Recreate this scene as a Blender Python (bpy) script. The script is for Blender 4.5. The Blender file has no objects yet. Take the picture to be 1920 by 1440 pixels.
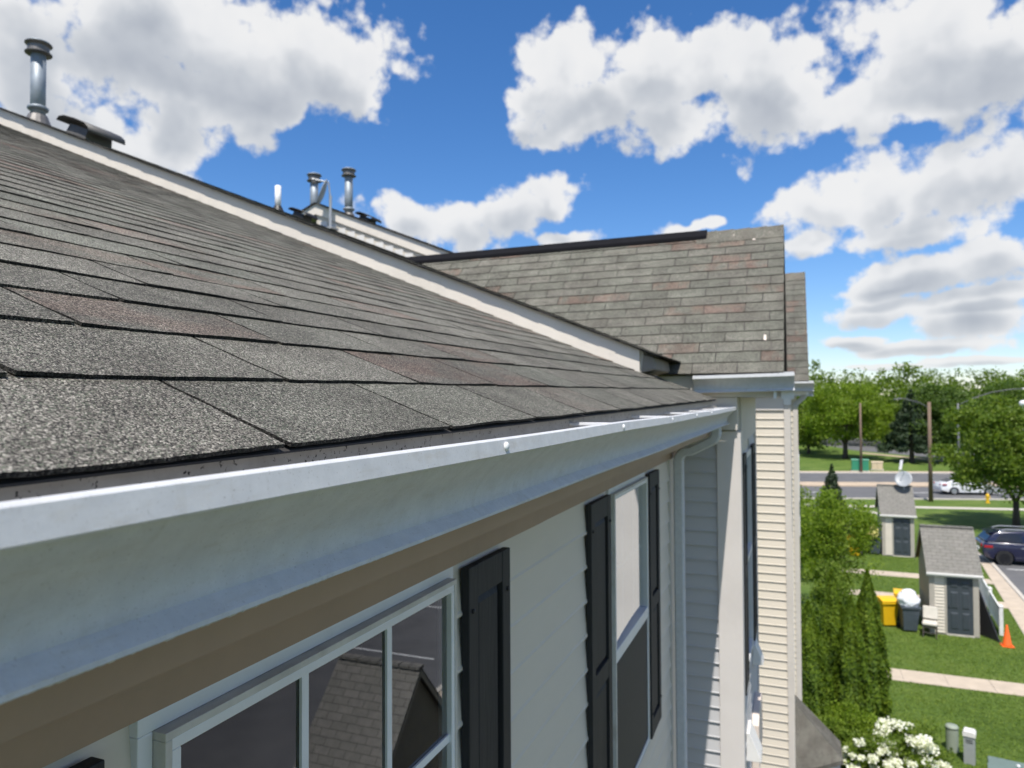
import bpy, bmesh, math, random
import numpy as np
from mathutils import Vector, Matrix
random.seed(7); RNG = np.random.default_rng(7)
R = math.radians
scene = bpy.context.scene
COL = scene.collection

# ------------------------------------------------------------------ camera
CAM_LOC = Vector((0.0, 0.0, 8.4))
YAW, PITCH, ROLL = R(21.65), R(1.327), R(0.3)
F_ = Vector((-math.sin(YAW) * math.cos(PITCH), math.cos(YAW) * math.cos(PITCH), math.sin(PITCH)))
R0 = Vector((math.cos(YAW), math.sin(YAW), 0.0)); U0 = R0.cross(F_)
RT = R0 * math.cos(ROLL) - U0 * math.sin(ROLL); UP = RT.cross(F_)
cam_d = bpy.data.cameras.new('camera'); cam = bpy.data.objects.new('camera', cam_d); COL.objects.link(cam)
cam.matrix_world = Matrix.Translation(CAM_LOC) @ Matrix((RT, UP, -F_)).transposed().to_4x4()
cam_d.sensor_width = 36.0; cam_d.lens = 1330.0 / 1920.0 * 36.0
cam_d.clip_start = 0.02; cam_d.clip_end = 6000.0
cam_d.dof.use_dof = True; cam_d.dof.focus_distance = 0.86; cam_d.dof.aperture_fstop = 8.5
scene.camera = cam

# ------------------------------------------------------------------ light
SUN = Vector((0.10, -0.50, 1.0)).normalized()
sun_d = bpy.data.lights.new('sun', 'SUN'); sun_d.energy = 5.0; sun_d.angle = R(0.53); sun_d.color = (1.0, 0.95, 0.87)
sun_o = bpy.data.objects.new('sun', sun_d); COL.objects.link(sun_o)
sun_o.rotation_euler = SUN.to_track_quat('Z', 'Y').to_euler(); sun_o.location = (3, -12, 40)
SUN_EL = math.asin(SUN.z); SUN_AZ = math.atan2(SUN.x, SUN.y)

# cumulus clouds: (azimuth from +Y, elevation, half width, half height) in radians
CLOUDS = [(-0.841,0.453,0.200,0.067),(-0.685,0.436,0.131,0.066),(-0.600,0.420,0.054,0.050),(-0.976,0.385,0.068,0.060),
(-0.822,0.381,0.093,0.054),(-0.944,0.310,0.065,0.041),(-0.852,0.322,0.057,0.043),(-0.732,0.381,0.073,0.040),(-0.822,0.289,0.028,0.019),
(-0.285,0.439,0.083,0.053),(-0.173,0.444,0.087,0.052),(-0.088,0.429,0.070,0.043),(-0.020,0.396,0.073,0.061),(-0.255,0.383,0.089,0.039),
(-0.152,0.357,0.093,0.029),(-0.338,0.402,0.049,0.029),(0.148,0.419,0.085,0.061),(0.229,0.378,0.067,0.062),(0.082,0.356,0.067,0.042),
(0.169,0.346,0.066,0.032),(-0.519,0.240,0.067,0.032),(-0.445,0.245,0.060,0.032),(-0.377,0.259,0.053,0.032),(-0.327,0.276,0.041,0.030),
(-0.316,0.226,0.053,0.016),(0.037,0.243,0.051,0.039),(0.104,0.254,0.065,0.044),
(0.179,0.249,0.065,0.045),(0.237,0.258,0.046,0.038),(0.144,0.205,0.097,0.028),(0.010,0.199,0.026,0.019),(0.143,0.147,0.085,0.021),
(0.225,0.158,0.056,0.030),(0.102,0.108,0.065,0.019),(0.197,0.092,0.069,0.021),(0.148,0.063,0.085,0.010),(0.072,0.073,0.043,0.009),
(-0.125,0.236,0.043,0.010),(-0.19,0.405,0.10,0.045),(0.11,0.132,0.07,0.010),(0.22,0.118,0.07,0.009),(0.12,0.040,0.07,0.004),(0.21,0.044,0.07,0.005)]

world = bpy.data.worlds.new('World'); scene.world = world; world.use_nodes = True

class NT:
    """small helper round a node tree"""
    def __init__(s, tree): s.t = tree
    def n(s, typ, **kw):
        nd = s.t.nodes.new(typ)
        for k, v in kw.items():
            if k == 'inp':
                for i, val in v.items():
                    if hasattr(val, 'is_linked') or isinstance(val, bpy.types.NodeSocket): s.t.links.new(val, nd.inputs[i])
                    else: nd.inputs[i].default_value = val
            else: setattr(nd, k, v)
        return nd
    def math(s, op, a, b=None, c=None, clamp=False):
        d = {0: a}
        if b is not None: d[1] = b
        if c is not None: d[2] = c
        return s.n('ShaderNodeMath', operation=op, use_clamp=clamp, inp=d).outputs[0]
    def vmath(s, op, a, b=None):
        d = {0: a}
        if b is not None: d[1] = b
        return s.n('ShaderNodeVectorMath', operation=op, inp=d)
    def ramp(s, fac, stops, interp='LINEAR'):
        nd = s.n('ShaderNodeValToRGB', inp={0: fac}); cr = nd.color_ramp; cr.interpolation = interp
        while len(cr.elements) > 1: cr.elements.remove(cr.elements[-1])
        cr.elements[0].position = stops[0][0]; cr.elements[0].color = (*stops[0][1], 1)
        for p, c in stops[1:]:
            e = cr.elements.new(p); e.color = (*c, 1)
        return nd.outputs[0]
    def noise(s, vec, scale, detail=3.0, rough=0.5, dist=0.0):
        return s.n('ShaderNodeTexNoise', inp={'Vector': vec, 'Scale': scale, 'Detail': detail, 'Roughness': rough, 'Distortion': dist}).outputs[0]
    def mix(s, fac, a, b, blend='MIX'):
        nd = s.n('ShaderNodeMix', data_type='RGBA', blend_type=blend)
        for i, v in ((0, fac), (6, a), (7, b)):
            if isinstance(v, bpy.types.NodeSocket): s.t.links.new(v, nd.inputs[i])
            else: nd.inputs[i].default_value = v if i == 0 else (*v, 1) if len(v) == 3 else v
        return nd.outputs[2]
    def smooth(s, x, a, b):
        return s.n('ShaderNodeMapRange', interpolation_type='SMOOTHSTEP', inp={0: x, 1: a, 2: b, 3: 0.0, 4: 1.0}).outputs[0]

def cloud_group():
    g = bpy.data.node_groups.new('cloud_shape', 'ShaderNodeTree')
    g.interface.new_socket('AzEl', in_out='INPUT', socket_type='NodeSocketVector')
    g.interface.new_socket('Field', in_out='OUTPUT', socket_type='NodeSocketFloat')
    h = NT(g); gi = g.nodes.new('NodeGroupInput'); go = g.nodes.new('NodeGroupOutput')
    q = gi.outputs[0]; best = None
    for (a, e, ra, re) in CLOUDS:
        d = h.n('ShaderNodeVectorMath', operation='MULTIPLY_ADD', inp={0: q, 1: (1 / (ra * 1.15), 1 / (re * 1.15), 0), 2: (-a / (ra * 1.15), -e / (re * 1.15), 0)}).outputs[0]
        dd = h.vmath('LENGTH', d).outputs[1]
        best = dd if best is None else h.n('ShaderNodeMath', operation='SMOOTH_MIN', inp={0: best, 1: dd, 2: 0.3}).outputs[0]
    Fb = h.math('SUBTRACT', 1.0, best)
    # the same kind of sky goes on outside the view
    ext = h.vmath('LENGTH', h.vmath('MULTIPLY', h.vmath('SUBTRACT', q, (-0.36, 0.25, 0)).outputs[0], (1 / 0.85, 1 / 0.42, 0)).outputs[0]).outputs[1]
    gen = h.n('ShaderNodeTexNoise', noise_dimensions='2D', inp={'Vector': q, 'Scale': 3.6, 'Detail': 1.0, 'Roughness': 0.5}).outputs[0]
    Fg = h.math('SUBTRACT', h.math('MULTIPLY', h.math('SUBTRACT', gen, 0.55), 7.0), h.math('MULTIPLY', h.math('SUBTRACT', 1.0, h.smooth(ext, 0.9, 1.15)), 9.0))
    g.links.new(h.math('MAXIMUM', Fb, Fg), go.inputs[0])
    return g

def build_world():
    t = world.node_tree; t.nodes.clear(); h = NT(t)
    out = t.nodes.new('ShaderNodeOutputWorld')
    sky = h.n('ShaderNodeTexSky', sky_type='NISHITA', sun_disc=False, sun_elevation=SUN_EL, sun_rotation=SUN_AZ,
              altitude=100.0, air_density=1.0, dust_density=0.15, ozone_density=5.0)
    hs = h.n('ShaderNodeHueSaturation', inp={'Hue': 0.5, 'Saturation': 1.22, 'Value': 1.0, 'Color': sky.outputs[0]})
    tint = h.mix(1.0, hs.outputs[0], (1.0, 0.955, 1.03), 'MULTIPLY')
    bg = h.n('ShaderNodeBackground', inp={'Color': tint, 'Strength': 0.128})
    tc = h.n('ShaderNodeTexCoord'); sep = h.n('ShaderNodeSeparateXYZ', inp={0: tc.outputs['Generated']})
    az = h.math('ARCTAN2', sep.outputs[0], sep.outputs[1]); el = h.math('ARCSINE', sep.outputs[2])
    p = h.n('ShaderNodeCombineXYZ', inp={0: az, 1: el}).outputs[0]
    grp = cloud_group()
    def n2(vec, scale, detail, rough): return h.n('ShaderNodeTexNoise', noise_dimensions='2D', inp={'Vector': vec, 'Scale': scale, 'Detail': detail, 'Roughness': rough})
    wn = n2(p, 8.0, 3.0, 0.55)
    w = h.vmath('MULTIPLY', h.vmath('SUBTRACT', wn.outputs['Color'], (0.5, 0.5, 0.5)).outputs[0], (0.13, 0.085, 0.0)).outputs[0]
    w = h.vmath('SCALE', w); w.inputs[3].default_value = 1.0; t.links.new(h.math('MINIMUM', h.math('MAXIMUM', h.math('MULTIPLY', el, 3.2), 0.22), 1.0), w.inputs[3]); w = w.outputs[0]
    q = h.vmath('ADD', p, w).outputs[0]
    def dens(off):
        v = h.vmath('ADD', q, off).outputs[0] if off else q
        nd = t.nodes.new('ShaderNodeGroup'); nd.node_tree = grp; t.links.new(v, nd.inputs[0]); return nd.outputs[0]
    qs = h.vmath('ADD', p, h.vmath('MULTIPLY', w, (0.22, 0.22, 0.0)).outputs[0]).outputs[0]
    def puff(sc): return h.math('SUBTRACT', 0.46, h.n('ShaderNodeTexVoronoi', voronoi_dimensions='2D', inp={'Vector': h.vmath('MULTIPLY', qs, (1.0, 1.25, 1.0)).outputs[0], 'Scale': sc}).outputs['Distance'])
    p1, p2, p3 = puff(17.0), puff(37.0), puff(80.0)
    lump = h.math('MULTIPLY_ADD', p3, 0.30, h.math('MULTIPLY_ADD', p2, 0.55, p1))
    fine = h.math('SUBTRACT', n2(p, 55.0, 4.0, 0.62).outputs[0], 0.5)
    f1 = h.math('MULTIPLY', h.math('SUBTRACT', n2(p, 12.0, 3.0, 0.55).outputs[0], 0.47), 1.0)
    edge = h.math('ADD', h.math('ADD', f1, h.math('MULTIPLY', fine, 0.55)), h.math('MULTIPLY', lump, 0.50))
    step = h.n('ShaderNodeCombineXYZ', inp={0: 0.004, 1: h.math('MULTIPLY', el, 0.125)}).outputs[0]
    d0 = h.math('ADD', dens(None), edge); d2 = h.math('ADD', dens(step), h.math('MULTIPLY', f1, 0.5))
    alpha = h.smooth(d0, -0.04, 0.40)
    soft = n2(p, 6.0, 3.0, 0.5).outputs[0]
    thick = h.math('ADD', h.math('MULTIPLY', h.smooth(d2, -0.15, 0.85), 0.56), h.math('MULTIPLY', h.smooth(d0, 0.25, 1.3), 0.30))
    shade = h.math('ADD', thick, h.math('MULTIPLY', h.math('SUBTRACT', soft, 0.5), 0.60))
    shade = h.math('SUBTRACT', shade, h.math('ADD', h.math('MULTIPLY', lump, 0.10), h.math('MULTIPLY', fine, 0.25)), clamp=True)
    ccol = h.ramp(shade, [(0.0, (1.0, 1.0, 1.0)), (0.25, (0.94, 0.95, 0.965)), (0.62, (0.66, 0.695, 0.745)), (1.0, (0.47, 0.51, 0.58))])
    cbg = h.n('ShaderNodeBackground', inp={'Color': ccol, 'Strength': 0.76})
    low = h.smooth(el, 0.0, 0.05)
    mixs = h.n('ShaderNodeMixShader', inp={0: h.math('MULTIPLY', h.math('MULTIPLY', alpha, low), 0.97), 1: bg.outputs[0], 2: cbg.outputs[0]})
    t.links.new(mixs.outputs[0], out.inputs[0])
build_world()
scene.view_settings.view_transform = 'Standard'; scene.view_settings.look = 'None'
scene.view_settings.exposure = 0.22; scene.view_settings.gamma = 1.0
scene.render.engine = 'CYCLES'
scene.cycles.use_denoising = True; scene.cycles.use_adaptive_sampling = True; scene.cycles.adaptive_threshold = 0.02; scene.cycles.max_bounces = 5; scene.cycles.diffuse_bounces = 3; scene.cycles.glossy_bounces = 3; scene.cycles.transmission_bounces = 4; scene.cycles.transparent_max_bounces = 12
scene.cycles.caustics_reflective = False; scene.cycles.caustics_refractive = False
try: world.cycles.sampling_method = 'MANUAL'; world.cycles.sample_map_resolution = 256
except Exception: pass

# ------------------------------------------------------------------ materials
MATS = {}
def material(name, build):
    m = bpy.data.materials.new(name); m.use_nodes = True; m.node_tree.nodes.clear()
    h = NT(m.node_tree); o = m.node_tree.nodes.new('ShaderNodeOutputMaterial')
    s = build(h)
    m.node_tree.links.new(s, o.inputs[0]); MATS[name] = m; return m
def obj_co(h): return h.n('ShaderNodeTexCoord').outputs['Object']
def scaled(h, v, s): return h.vmath('MULTIPLY', v, s).outputs[0]
def bsdf(h, col, rough=0.6, bump=None, metal=0.0, spec=0.5, **kw):
    d = {'Base Color': col if isinstance(col, bpy.types.NodeSocket) else (*col, 1), 'Roughness': rough, 'Metallic': metal, 'Specular IOR Level': spec}
    if bump is not None: d['Normal'] = bump
    d.update(kw)
    return h.n('ShaderNodeBsdfPrincipled', inp=d).outputs[0]
def bump(h, height, strength=0.3, dist=0.002):
    return h.n('ShaderNodeBump', inp={'Strength': strength, 'Distance': dist, 'Height': height}).outputs[0]

def m_shingle(h):
    co = obj_co(h)
    at = h.n('ShaderNodeAttribute', attribute_name='tint'); sp = h.n('ShaderNodeSeparateColor', inp={0: at.outputs['Color']})
    red, bri, rnd = sp.outputs[0], sp.outputs[1], sp.outputs[2]
    vo = h.n('ShaderNodeTexVoronoi', inp={'Vector': co, 'Scale': 640.0})
    cs = h.n('ShaderNodeSeparateColor', inp={0: vo.outputs['Color']})
    gran = h.ramp(cs.outputs[0], [(0.0, (0.010, 0.010, 0.009)), (0.28, (0.030, 0.028, 0.026)), (0.5, (0.080, 0.076, 0.069)), (0.72, (0.138, 0.131, 0.119)), (0.90, (0.235, 0.225, 0.205)), (1.0, (0.36, 0.345, 0.32))])
    gran2 = h.mix(h.smooth(cs.outputs[1], 0.86, 0.9), gran, (0.10, 0.115, 0.09))
    rn = h.smooth(h.noise(scaled(h, co, (9.0, 5.0, 9.0)), 1.0, 4.0, 0.6), 0.34, 0.62)
    rf = h.math('MULTIPLY', red, rn)
    redc = h.ramp(cs.outputs[0], [(0.0, (0.015, 0.009, 0.008)), (0.35, (0.055, 0.032, 0.027)), (0.7, (0.155, 0.088, 0.074)), (1.0, (0.36, 0.25, 0.21))])
    c = h.mix(h.math('MULTIPLY', rf, 0.68), gran2, redc)
    grn = h.smooth(rnd, 0.45, 1.0)
    c = h.mix(h.math('MULTIPLY', grn, 0.4), c, (0.90, 1.0, 0.96), 'MULTIPLY')
    st = h.noise(co, 5.0, 5.0, 0.65)
    stf = h.smooth(st, 0.30, 0.75)
    c = h.mix(1.0, c, h.ramp(stf, [(0.0, (0.72, 0.70, 0.68)), (1.0, (1.16, 1.15, 1.12))]), 'MULTIPLY')
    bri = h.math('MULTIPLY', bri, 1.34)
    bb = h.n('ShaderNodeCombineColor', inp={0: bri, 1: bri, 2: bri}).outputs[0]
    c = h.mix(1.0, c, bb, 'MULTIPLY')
    c = h.mix(1.0, c, (1.01, 1.0, 0.965), 'MULTIPLY')
    fine = h.noise(co, 900.0, 2.0, 0.6)
    hh = h.math('ADD', h.math('MULTIPLY', vo.outputs['Distance'], -1.2), h.math('MULTIPLY', fine, 0.6))
    hh = h.math('ADD', hh, h.math('MULTIPLY', cs.outputs[2], 0.9))
    return bsdf(h, c, 0.85, bump(h, hh, 0.55, 0.0011), spec=0.25)
material('shingle', m_shingle)
def simple(name, col, rough=0.6, var=0.12, scale=8.0, bscale=60.0, bstr=0.15, bdist=0.002, metal=0.0, spec=0.5, stretch=(1, 1, 1), dirt=None, dirt_amt=0.3, **kw):
    def b(h):
        co = scaled(h, obj_co(h), stretch)
        n1 = h.noise(co, scale, 5.0, 0.6)
        lo = tuple(c * (1 - var) for c in col); hi = tuple(min(1, c * (1 + var)) for c in col)
        c = h.ramp(n1, [(0.3, lo), (0.7, hi)])
        if dirt:
            n3 = h.noise(co, scale * 0.45, 7.0, 0.7)
            c = h.mix(h.math('MULTIPLY', h.smooth(n3, 0.48, 0.72), dirt_amt), c, dirt)
        return bsdf(h, c, rough, bump(h, h.noise(co, bscale, 3.0, 0.6), bstr, bdist), metal, spec, **kw)
    return material(name, b)
simple('deck', (0.035, 0.032, 0.03), 0.9)
def m_gutter(h):
    co = obj_co(h)
    n1 = h.noise(co, 35.0, 6.0, 0.7); n2 = h.noise(scaled(h, co, (1, 0.25, 1)), 60.0, 6.0, 0.7); n3 = h.noise(co, 420.0, 3.0, 0.6)
    n4 = h.noise(scaled(h, co, (2.0, 42.0, 3.0)), 1.6, 5.0, 0.65); n5 = h.noise(co, 3.2, 3.0, 0.6)
    c = h.ramp(n1, [(0.3, (0.50, 0.51, 0.525)), (0.7, (0.59, 0.60, 0.61))])
    c = h.mix(h.math('MULTIPLY', h.smooth(n4, 0.50, 0.78), h.math('MULTIPLY', h.smooth(n5, 0.35, 0.65), 0.22)), c, (0.36, 0.33, 0.27))
    c = h.mix(h.math('MULTIPLY', h.smooth(n2, 0.50, 0.75), 0.38), c, (0.42, 0.385, 0.32))
    c = h.mix(h.math('MULTIPLY', h.smooth(n3, 0.62, 0.70), 0.40), c, (0.22, 0.20, 0.17))
    ro = h.math('ADD', h.math('MULTIPLY', n1, 0.2), 0.55)
    return bsdf(h, c, ro, bump(h, h.math('ADD', h.math('MULTIPLY', n3, 0.5), h.math('ADD', h.math('MULTIPLY', n1, 2.0), h.math('MULTIPLY', h.noise(co, 9.0, 2.0), 6.0))), 0.16, 0.001), spec=0.2)
material('gutter', m_gutter)
def m_gutin(h):
    co = obj_co(h)
    n1 = h.noise(co, 22.0, 6.0, 0.7); n2 = h.noise(co, 160.0, 5.0, 0.65)
    c = h.ramp(n1, [(0.3, (0.34, 0.31, 0.27)), (0.75, (0.48, 0.45, 0.40))])
    c = h.mix(h.smooth(n2, 0.60, 0.66), c, (0.025, 0.022, 0.02))
    return bsdf(h, c, 0.75, bump(h, n2, 0.3, 0.001))
material('gutter_inside', m_gutin)
simple('fascia_tan', (0.36, 0.25, 0.172), 0.55, 0.06, 5, 90, 0.05, dirt=(0.20, 0.16, 0.11), dirt_amt=0.3)
simple('fascia_cream', (0.76, 0.70, 0.62), 0.5, 0.05, 4, 60, 0.04, dirt=(0.45, 0.40, 0.34), dirt_amt=0.3)
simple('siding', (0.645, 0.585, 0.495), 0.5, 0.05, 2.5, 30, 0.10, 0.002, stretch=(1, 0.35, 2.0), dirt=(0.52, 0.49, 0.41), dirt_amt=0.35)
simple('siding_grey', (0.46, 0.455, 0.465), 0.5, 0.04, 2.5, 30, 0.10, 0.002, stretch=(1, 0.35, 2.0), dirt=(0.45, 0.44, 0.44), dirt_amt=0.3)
simple('trim', (0.585, 0.545, 0.50), 0.5, 0.05, 3, 70, 0.05, dirt=(0.40, 0.37, 0.34), dirt_amt=0.3)
simple('trim_pale', (0.64, 0.60, 0.575), 0.5, 0.04, 3, 70, 0.04, dirt=(0.48, 0.44, 0.42), dirt_amt=0.25)
simple('vinyl_white', (0.74, 0.75, 0.76), 0.35, 0.04, 6, 120, 0.03, dirt=(0.5, 0.46, 0.40), dirt_amt=0.22)
simple('frame_dirty', (0.55, 0.53, 0.49), 0.5, 0.15, 14, 120, 0.05, dirt=(0.30, 0.26, 0.20), dirt_amt=0.5)
def m_shutter(h):
    co = obj_co(h)
    w = h.n('ShaderNodeTexNoise', inp={'Vector': scaled(h, co, (30, 30, 2.2)), 'Scale': 3.0, 'Detail': 6.0, 'Distortion': 0.8}).outputs[0]
    c = h.ramp(w, [(0.3, (0.013, 0.014, 0.017)), (0.7, (0.026, 0.027, 0.031))])
    return bsdf(h, c, 0.6, bump(h, w, 0.5, 0.002), spec=0.35)
material('shutter_black', m_shutter)
simple('black_plastic', (0.018, 0.018, 0.02), 0.5, 0.2)
simple('ridge_black', (0.006, 0.006, 0.008), 0.8, 0.2, spec=0.15)
simple('galvanised', (0.30, 0.335, 0.37), 0.55, 0.16, 9, 60, 0.06, metal=0.35)
simple('vent_cap_metal', (0.17, 0.16, 0.155), 0.5, 0.2, 12, metal=0.4)
simple('pvc', (0.78, 0.78, 0.78), 0.4, 0.03)
simple('box_vent', (0.10, 0.095, 0.09), 0.55, 0.2, 9)
simple('flashing_grey', (0.27, 0.25, 0.225), 0.7, 0.12, 8)
simple('concrete', (0.48, 0.40, 0.31), 0.9, 0.10, 2.5, 80, 0.3, 0.004, dirt=(0.34, 0.29, 0.23), dirt_amt=0.4)
simple('bounce_slab_brown', (0.085, 0.072, 0.06), 0.9, 0.15, 2.0, 40, 0.3, 0.004)  # dark brown for the added out-of-view slab that tones down bounce light
simple('kerb_concrete', (0.50, 0.46, 0.40), 0.9, 0.10, 3, 60, 0.3, 0.004)
simple('median_tan', (0.46, 0.36, 0.26), 0.95, 0.12, 1.0, 20, 0.2)
simple('asphalt', (0.115, 0.115, 0.118), 0.9, 0.18, 0.7, 50, 0.3, 0.004, dirt=(0.16, 0.155, 0.15), dirt_amt=0.5)
simple('paint_white', (0.72, 0.72, 0.70), 0.7, 0.1)
def m_ground(h):
    co = obj_co(h)
    n1 = h.noise(co, 0.35, 6.0, 0.65); n2 = h.noise(co, 3.0, 6.0, 0.7); n3 = h.noise(co, 40.0, 3.0, 0.7)
    v = h.math('ADD', h.math('MULTIPLY', n1, 0.6), h.math('ADD', h.math('MULTIPLY', n2, 0.3), h.math('MULTIPLY', n3, 0.25)))
    c = h.ramp(v, [(0.42, (0.060, 0.105, 0.018)), (0.56, (0.098, 0.158, 0.028)), (0.70, (0.150, 0.200, 0.046))])
    c = h.mix(h.smooth(n2, 0.66, 0.76), c, (0.14, 0.145, 0.045))
    return bsdf(h, c, 0.85, bump(h, h.math('ADD', n3, n2), 0.8, 0.05), spec=0.2)
material('grass_ground', m_ground)
def leafmat(name, c0, c1, c2, trans=0.30, rough=0.6):
    def b(h):
        rp = h.n('ShaderNodeNewGeometry').outputs['Random Per Island']
        n = h.noise(obj_co(h), 0.9, 3.0, 0.6)
        v = h.math('ADD', h.math('MULTIPLY', rp, 0.6), h.math('MULTIPLY', h.math('SUBTRACT', n, 0.3), 0.9))
        c = h.ramp(v, [(0.1, c0), (0.5, c1), (0.95, c2)])
        a = bsdf(h, c, rough, spec=0.3)
        tcol = h.mix(1.0, c, (1.35, 1.45, 0.55), 'MULTIPLY')
        tr = h.n('ShaderNodeBsdfTranslucent', inp={'Color': tcol}).outputs[0]
        return h.n('ShaderNodeMixShader', inp={0: trans, 1: a, 2: tr}).outputs[0]
    return material(name, b)
leafmat('leaf_bright', (0.085, 0.145, 0.012), (0.180, 0.265, 0.022), (0.27, 0.34, 0.040), 0.45)
leafmat('leaf_mid', (0.066, 0.118, 0.014), (0.138, 0.208, 0.024), (0.215, 0.272, 0.040), 0.40)
leafmat('leaf_dark', (0.042, 0.080, 0.014), (0.085, 0.145, 0.024), (0.140, 0.200, 0.040), 0.35)
leafmat('leaf_arbor', (0.046, 0.095, 0.010), (0.135, 0.215, 0.018), (0.26, 0.335, 0.028), 0.47)
leafmat('leaf_spruce', (0.018, 0.036, 0.016), (0.036, 0.060, 0.027), (0.060, 0.085, 0.038), 0.12)
leafmat('petal_white', (0.70, 0.70, 0.62), (0.82, 0.82, 0.76), (0.88, 0.88, 0.82), 0.25)
leafmat('grass_blade', (0.085, 0.145, 0.020), (0.145, 0.220, 0.030), (0.215, 0.275, 0.050), 0.35)
simple('bark', (0.075, 0.058, 0.045), 0.9, 0.3, 12, 40, 0.6, 0.01, stretch=(1, 1, 0.2))
simple('pole_wood', (0.17, 0.12, 0.085), 0.9, 0.2, 5, 30, 0.4, 0.01, stretch=(1, 1, 0.15))
def m_shedroof(h):
    co = obj_co(h)
    br = h.n('ShaderNodeTexBrick', offset=0.5, inp={'Vector': h.n('ShaderNodeMapping', inp={0: co, 'Rotation': (R(-47), 0, 0)}).outputs[0], 'Color1': (0.20, 0.195, 0.175, 1), 'Color2': (0.235, 0.225, 0.205, 1), 'Mortar': (0.12, 0.115, 0.105, 1), 'Scale': 1.0, 'Mortar Size': 0.008, 'Bias': 0.0, 'Brick Width': 0.31, 'Row Height': 0.14})
    n = h.noise(co, 7.0, 6.0, 0.7)
    c = h.mix(1.0, br.outputs['Color'], h.ramp(n, [(0.3, (0.8, 0.8, 0.8)), (0.7, (1.1, 1.08, 1.06))]), 'MULTIPLY')
    return bsdf(h, c, 0.9, bump(h, h.math('ADD', h.noise(co, 150, 2), br.outputs['Fac']), 0.3, 0.004), spec=0.2)
material('shed_roof', m_shedroof)
simple('shed_wall', (0.30, 0.27, 0.22), 0.7, 0.08, 3)
simple('shed_trim', (0.40, 0.365, 0.315), 0.6, 0.06, 4)
simple('door_slate', (0.042, 0.053, 0.064), 0.5, 0.1, 6)
simple('yellow_plastic', (0.80, 0.46, 0.012), 0.4, 0.04)
simple('bin_grey', (0.062, 0.078, 0.096), 0.5, 0.08)
simple('bag_white', (0.78, 0.80, 0.85), 0.35, 0.05, 9, 16, 0.8, 0.05)
simple('bag_yellow', (0.85, 0.72, 0.25), 0.35, 0.05, 9, 16, 0.8, 0.05)
simple('chair_cushion', (0.60, 0.56, 0.49), 0.8, 0.06)
simple('chair_frame', (0.10, 0.085, 0.07), 0.6, 0.1)
simple('cone_orange', (0.85, 0.13, 0.015), 0.5, 0.04)
simple('rubber', (0.016, 0.016, 0.017), 0.75, 0.2)
simple('tyre', (0.018, 0.018, 0.018), 0.8, 0.2)
simple('rim', (0.55, 0.56, 0.58), 0.3, 0.05, metal=0.8)
simple('rim_dark', (0.03, 0.03, 0.033), 0.35, 0.05, metal=0.6)
simple('paint_car_white', (0.80, 0.81, 0.82), 0.22, 0.02, **{'Coat Weight': 0.8, 'Coat Roughness': 0.05})
simple('paint_car_blue', (0.004, 0.006, 0.035), 0.25, 0.05, **{'Coat Weight': 1.0, 'Coat Roughness': 0.03})
simple('car_glass', (0.012, 0.013, 0.015), 0.06, 0.05, spec=0.8)
simple('lamp_red', (0.35, 0.012, 0.012), 0.25, 0.05)
simple('lamp_clear', (0.7, 0.7, 0.72), 0.2, 0.05)
simple('utility_green', (0.030, 0.23, 0.13), 0.5, 0.06)
simple('utility_beige', (0.62, 0.50, 0.34), 0.6, 0.05)
simple('utility_sage', (0.27, 0.31, 0.25), 0.6, 0.06, dirt=(0.2, 0.2, 0.15), dirt_amt=0.3)
simple('transformer_green', (0.14, 0.19, 0.17), 0.5, 0.06)
simple('lamp_grey', (0.42, 0.44, 0.46), 0.45, 0.06, metal=0.3)
simple('lamp_dark', (0.16, 0.165, 0.17), 0.6, 0.06)
simple('dish_grey', (0.29, 0.31, 0.33), 0.45, 0.05)
simple('hood_white', (0.74, 0.72, 0.69), 0.45, 0.04)
simple('utility_cream', (0.70, 0.60, 0.52), 0.55, 0.04)
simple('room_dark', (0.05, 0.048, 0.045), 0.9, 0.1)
simple('curtain_grey', (0.45, 0.43, 0.38), 0.9, 0.1, 20)
simple('fabric_screen', (0.020, 0.021, 0.024), 0.6, 0.1, 30)
simple('hydrant_yellow', (0.75, 0.45, 0.02), 0.5, 0.05)
def m_glass(h):
    fr = h.math('MULTIPLY', h.n('ShaderNodeFresnel', inp={'IOR': 1.52}).outputs[0], 2.3, clamp=True)
    tr = h.n('ShaderNodeBsdfTransparent', inp={'Color': (0.80, 0.83, 0.82, 1)}).outputs[0]
    gl = h.n('ShaderNodeBsdfGlossy', inp={'Color': (0.95, 0.97, 1, 1), 'Roughness': 0.0}).outputs[0]
    return h.n('ShaderNodeMixShader', inp={0: fr, 1: tr, 2: gl}).outputs[0]
material('glass', m_glass)

# ------------------------------------------------------------------ object helpers
def root_of(o):
    while o.parent: o = o.parent
    return o
def thing(name, label, cat, loc=(0, 0, 0), group=None, rz=0.0):
    o = bpy.data.objects.new(name, None); COL.objects.link(o); o.location = loc; o.rotation_euler = (0, 0, rz)
    o.empty_display_size = 0.2
    o['label'] = label; o['category'] = cat
    if group: o['group'] = group
    return o
def tag(o, label, cat, group=None):
    o['label'] = label; o['category'] = cat
    if group: o['group'] = group
    return o
def dup(root, loc, label, rz=None):
    def cp(o, par):
        c = o.copy(); COL.objects.link(c); c.parent = par
        for ch in o.children: cp(ch, c)
        return c
    r = cp(root, None); r.location = loc; r['label'] = label
    if rz is not None: r.rotation_euler = (0, 0, rz)
    return r

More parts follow.
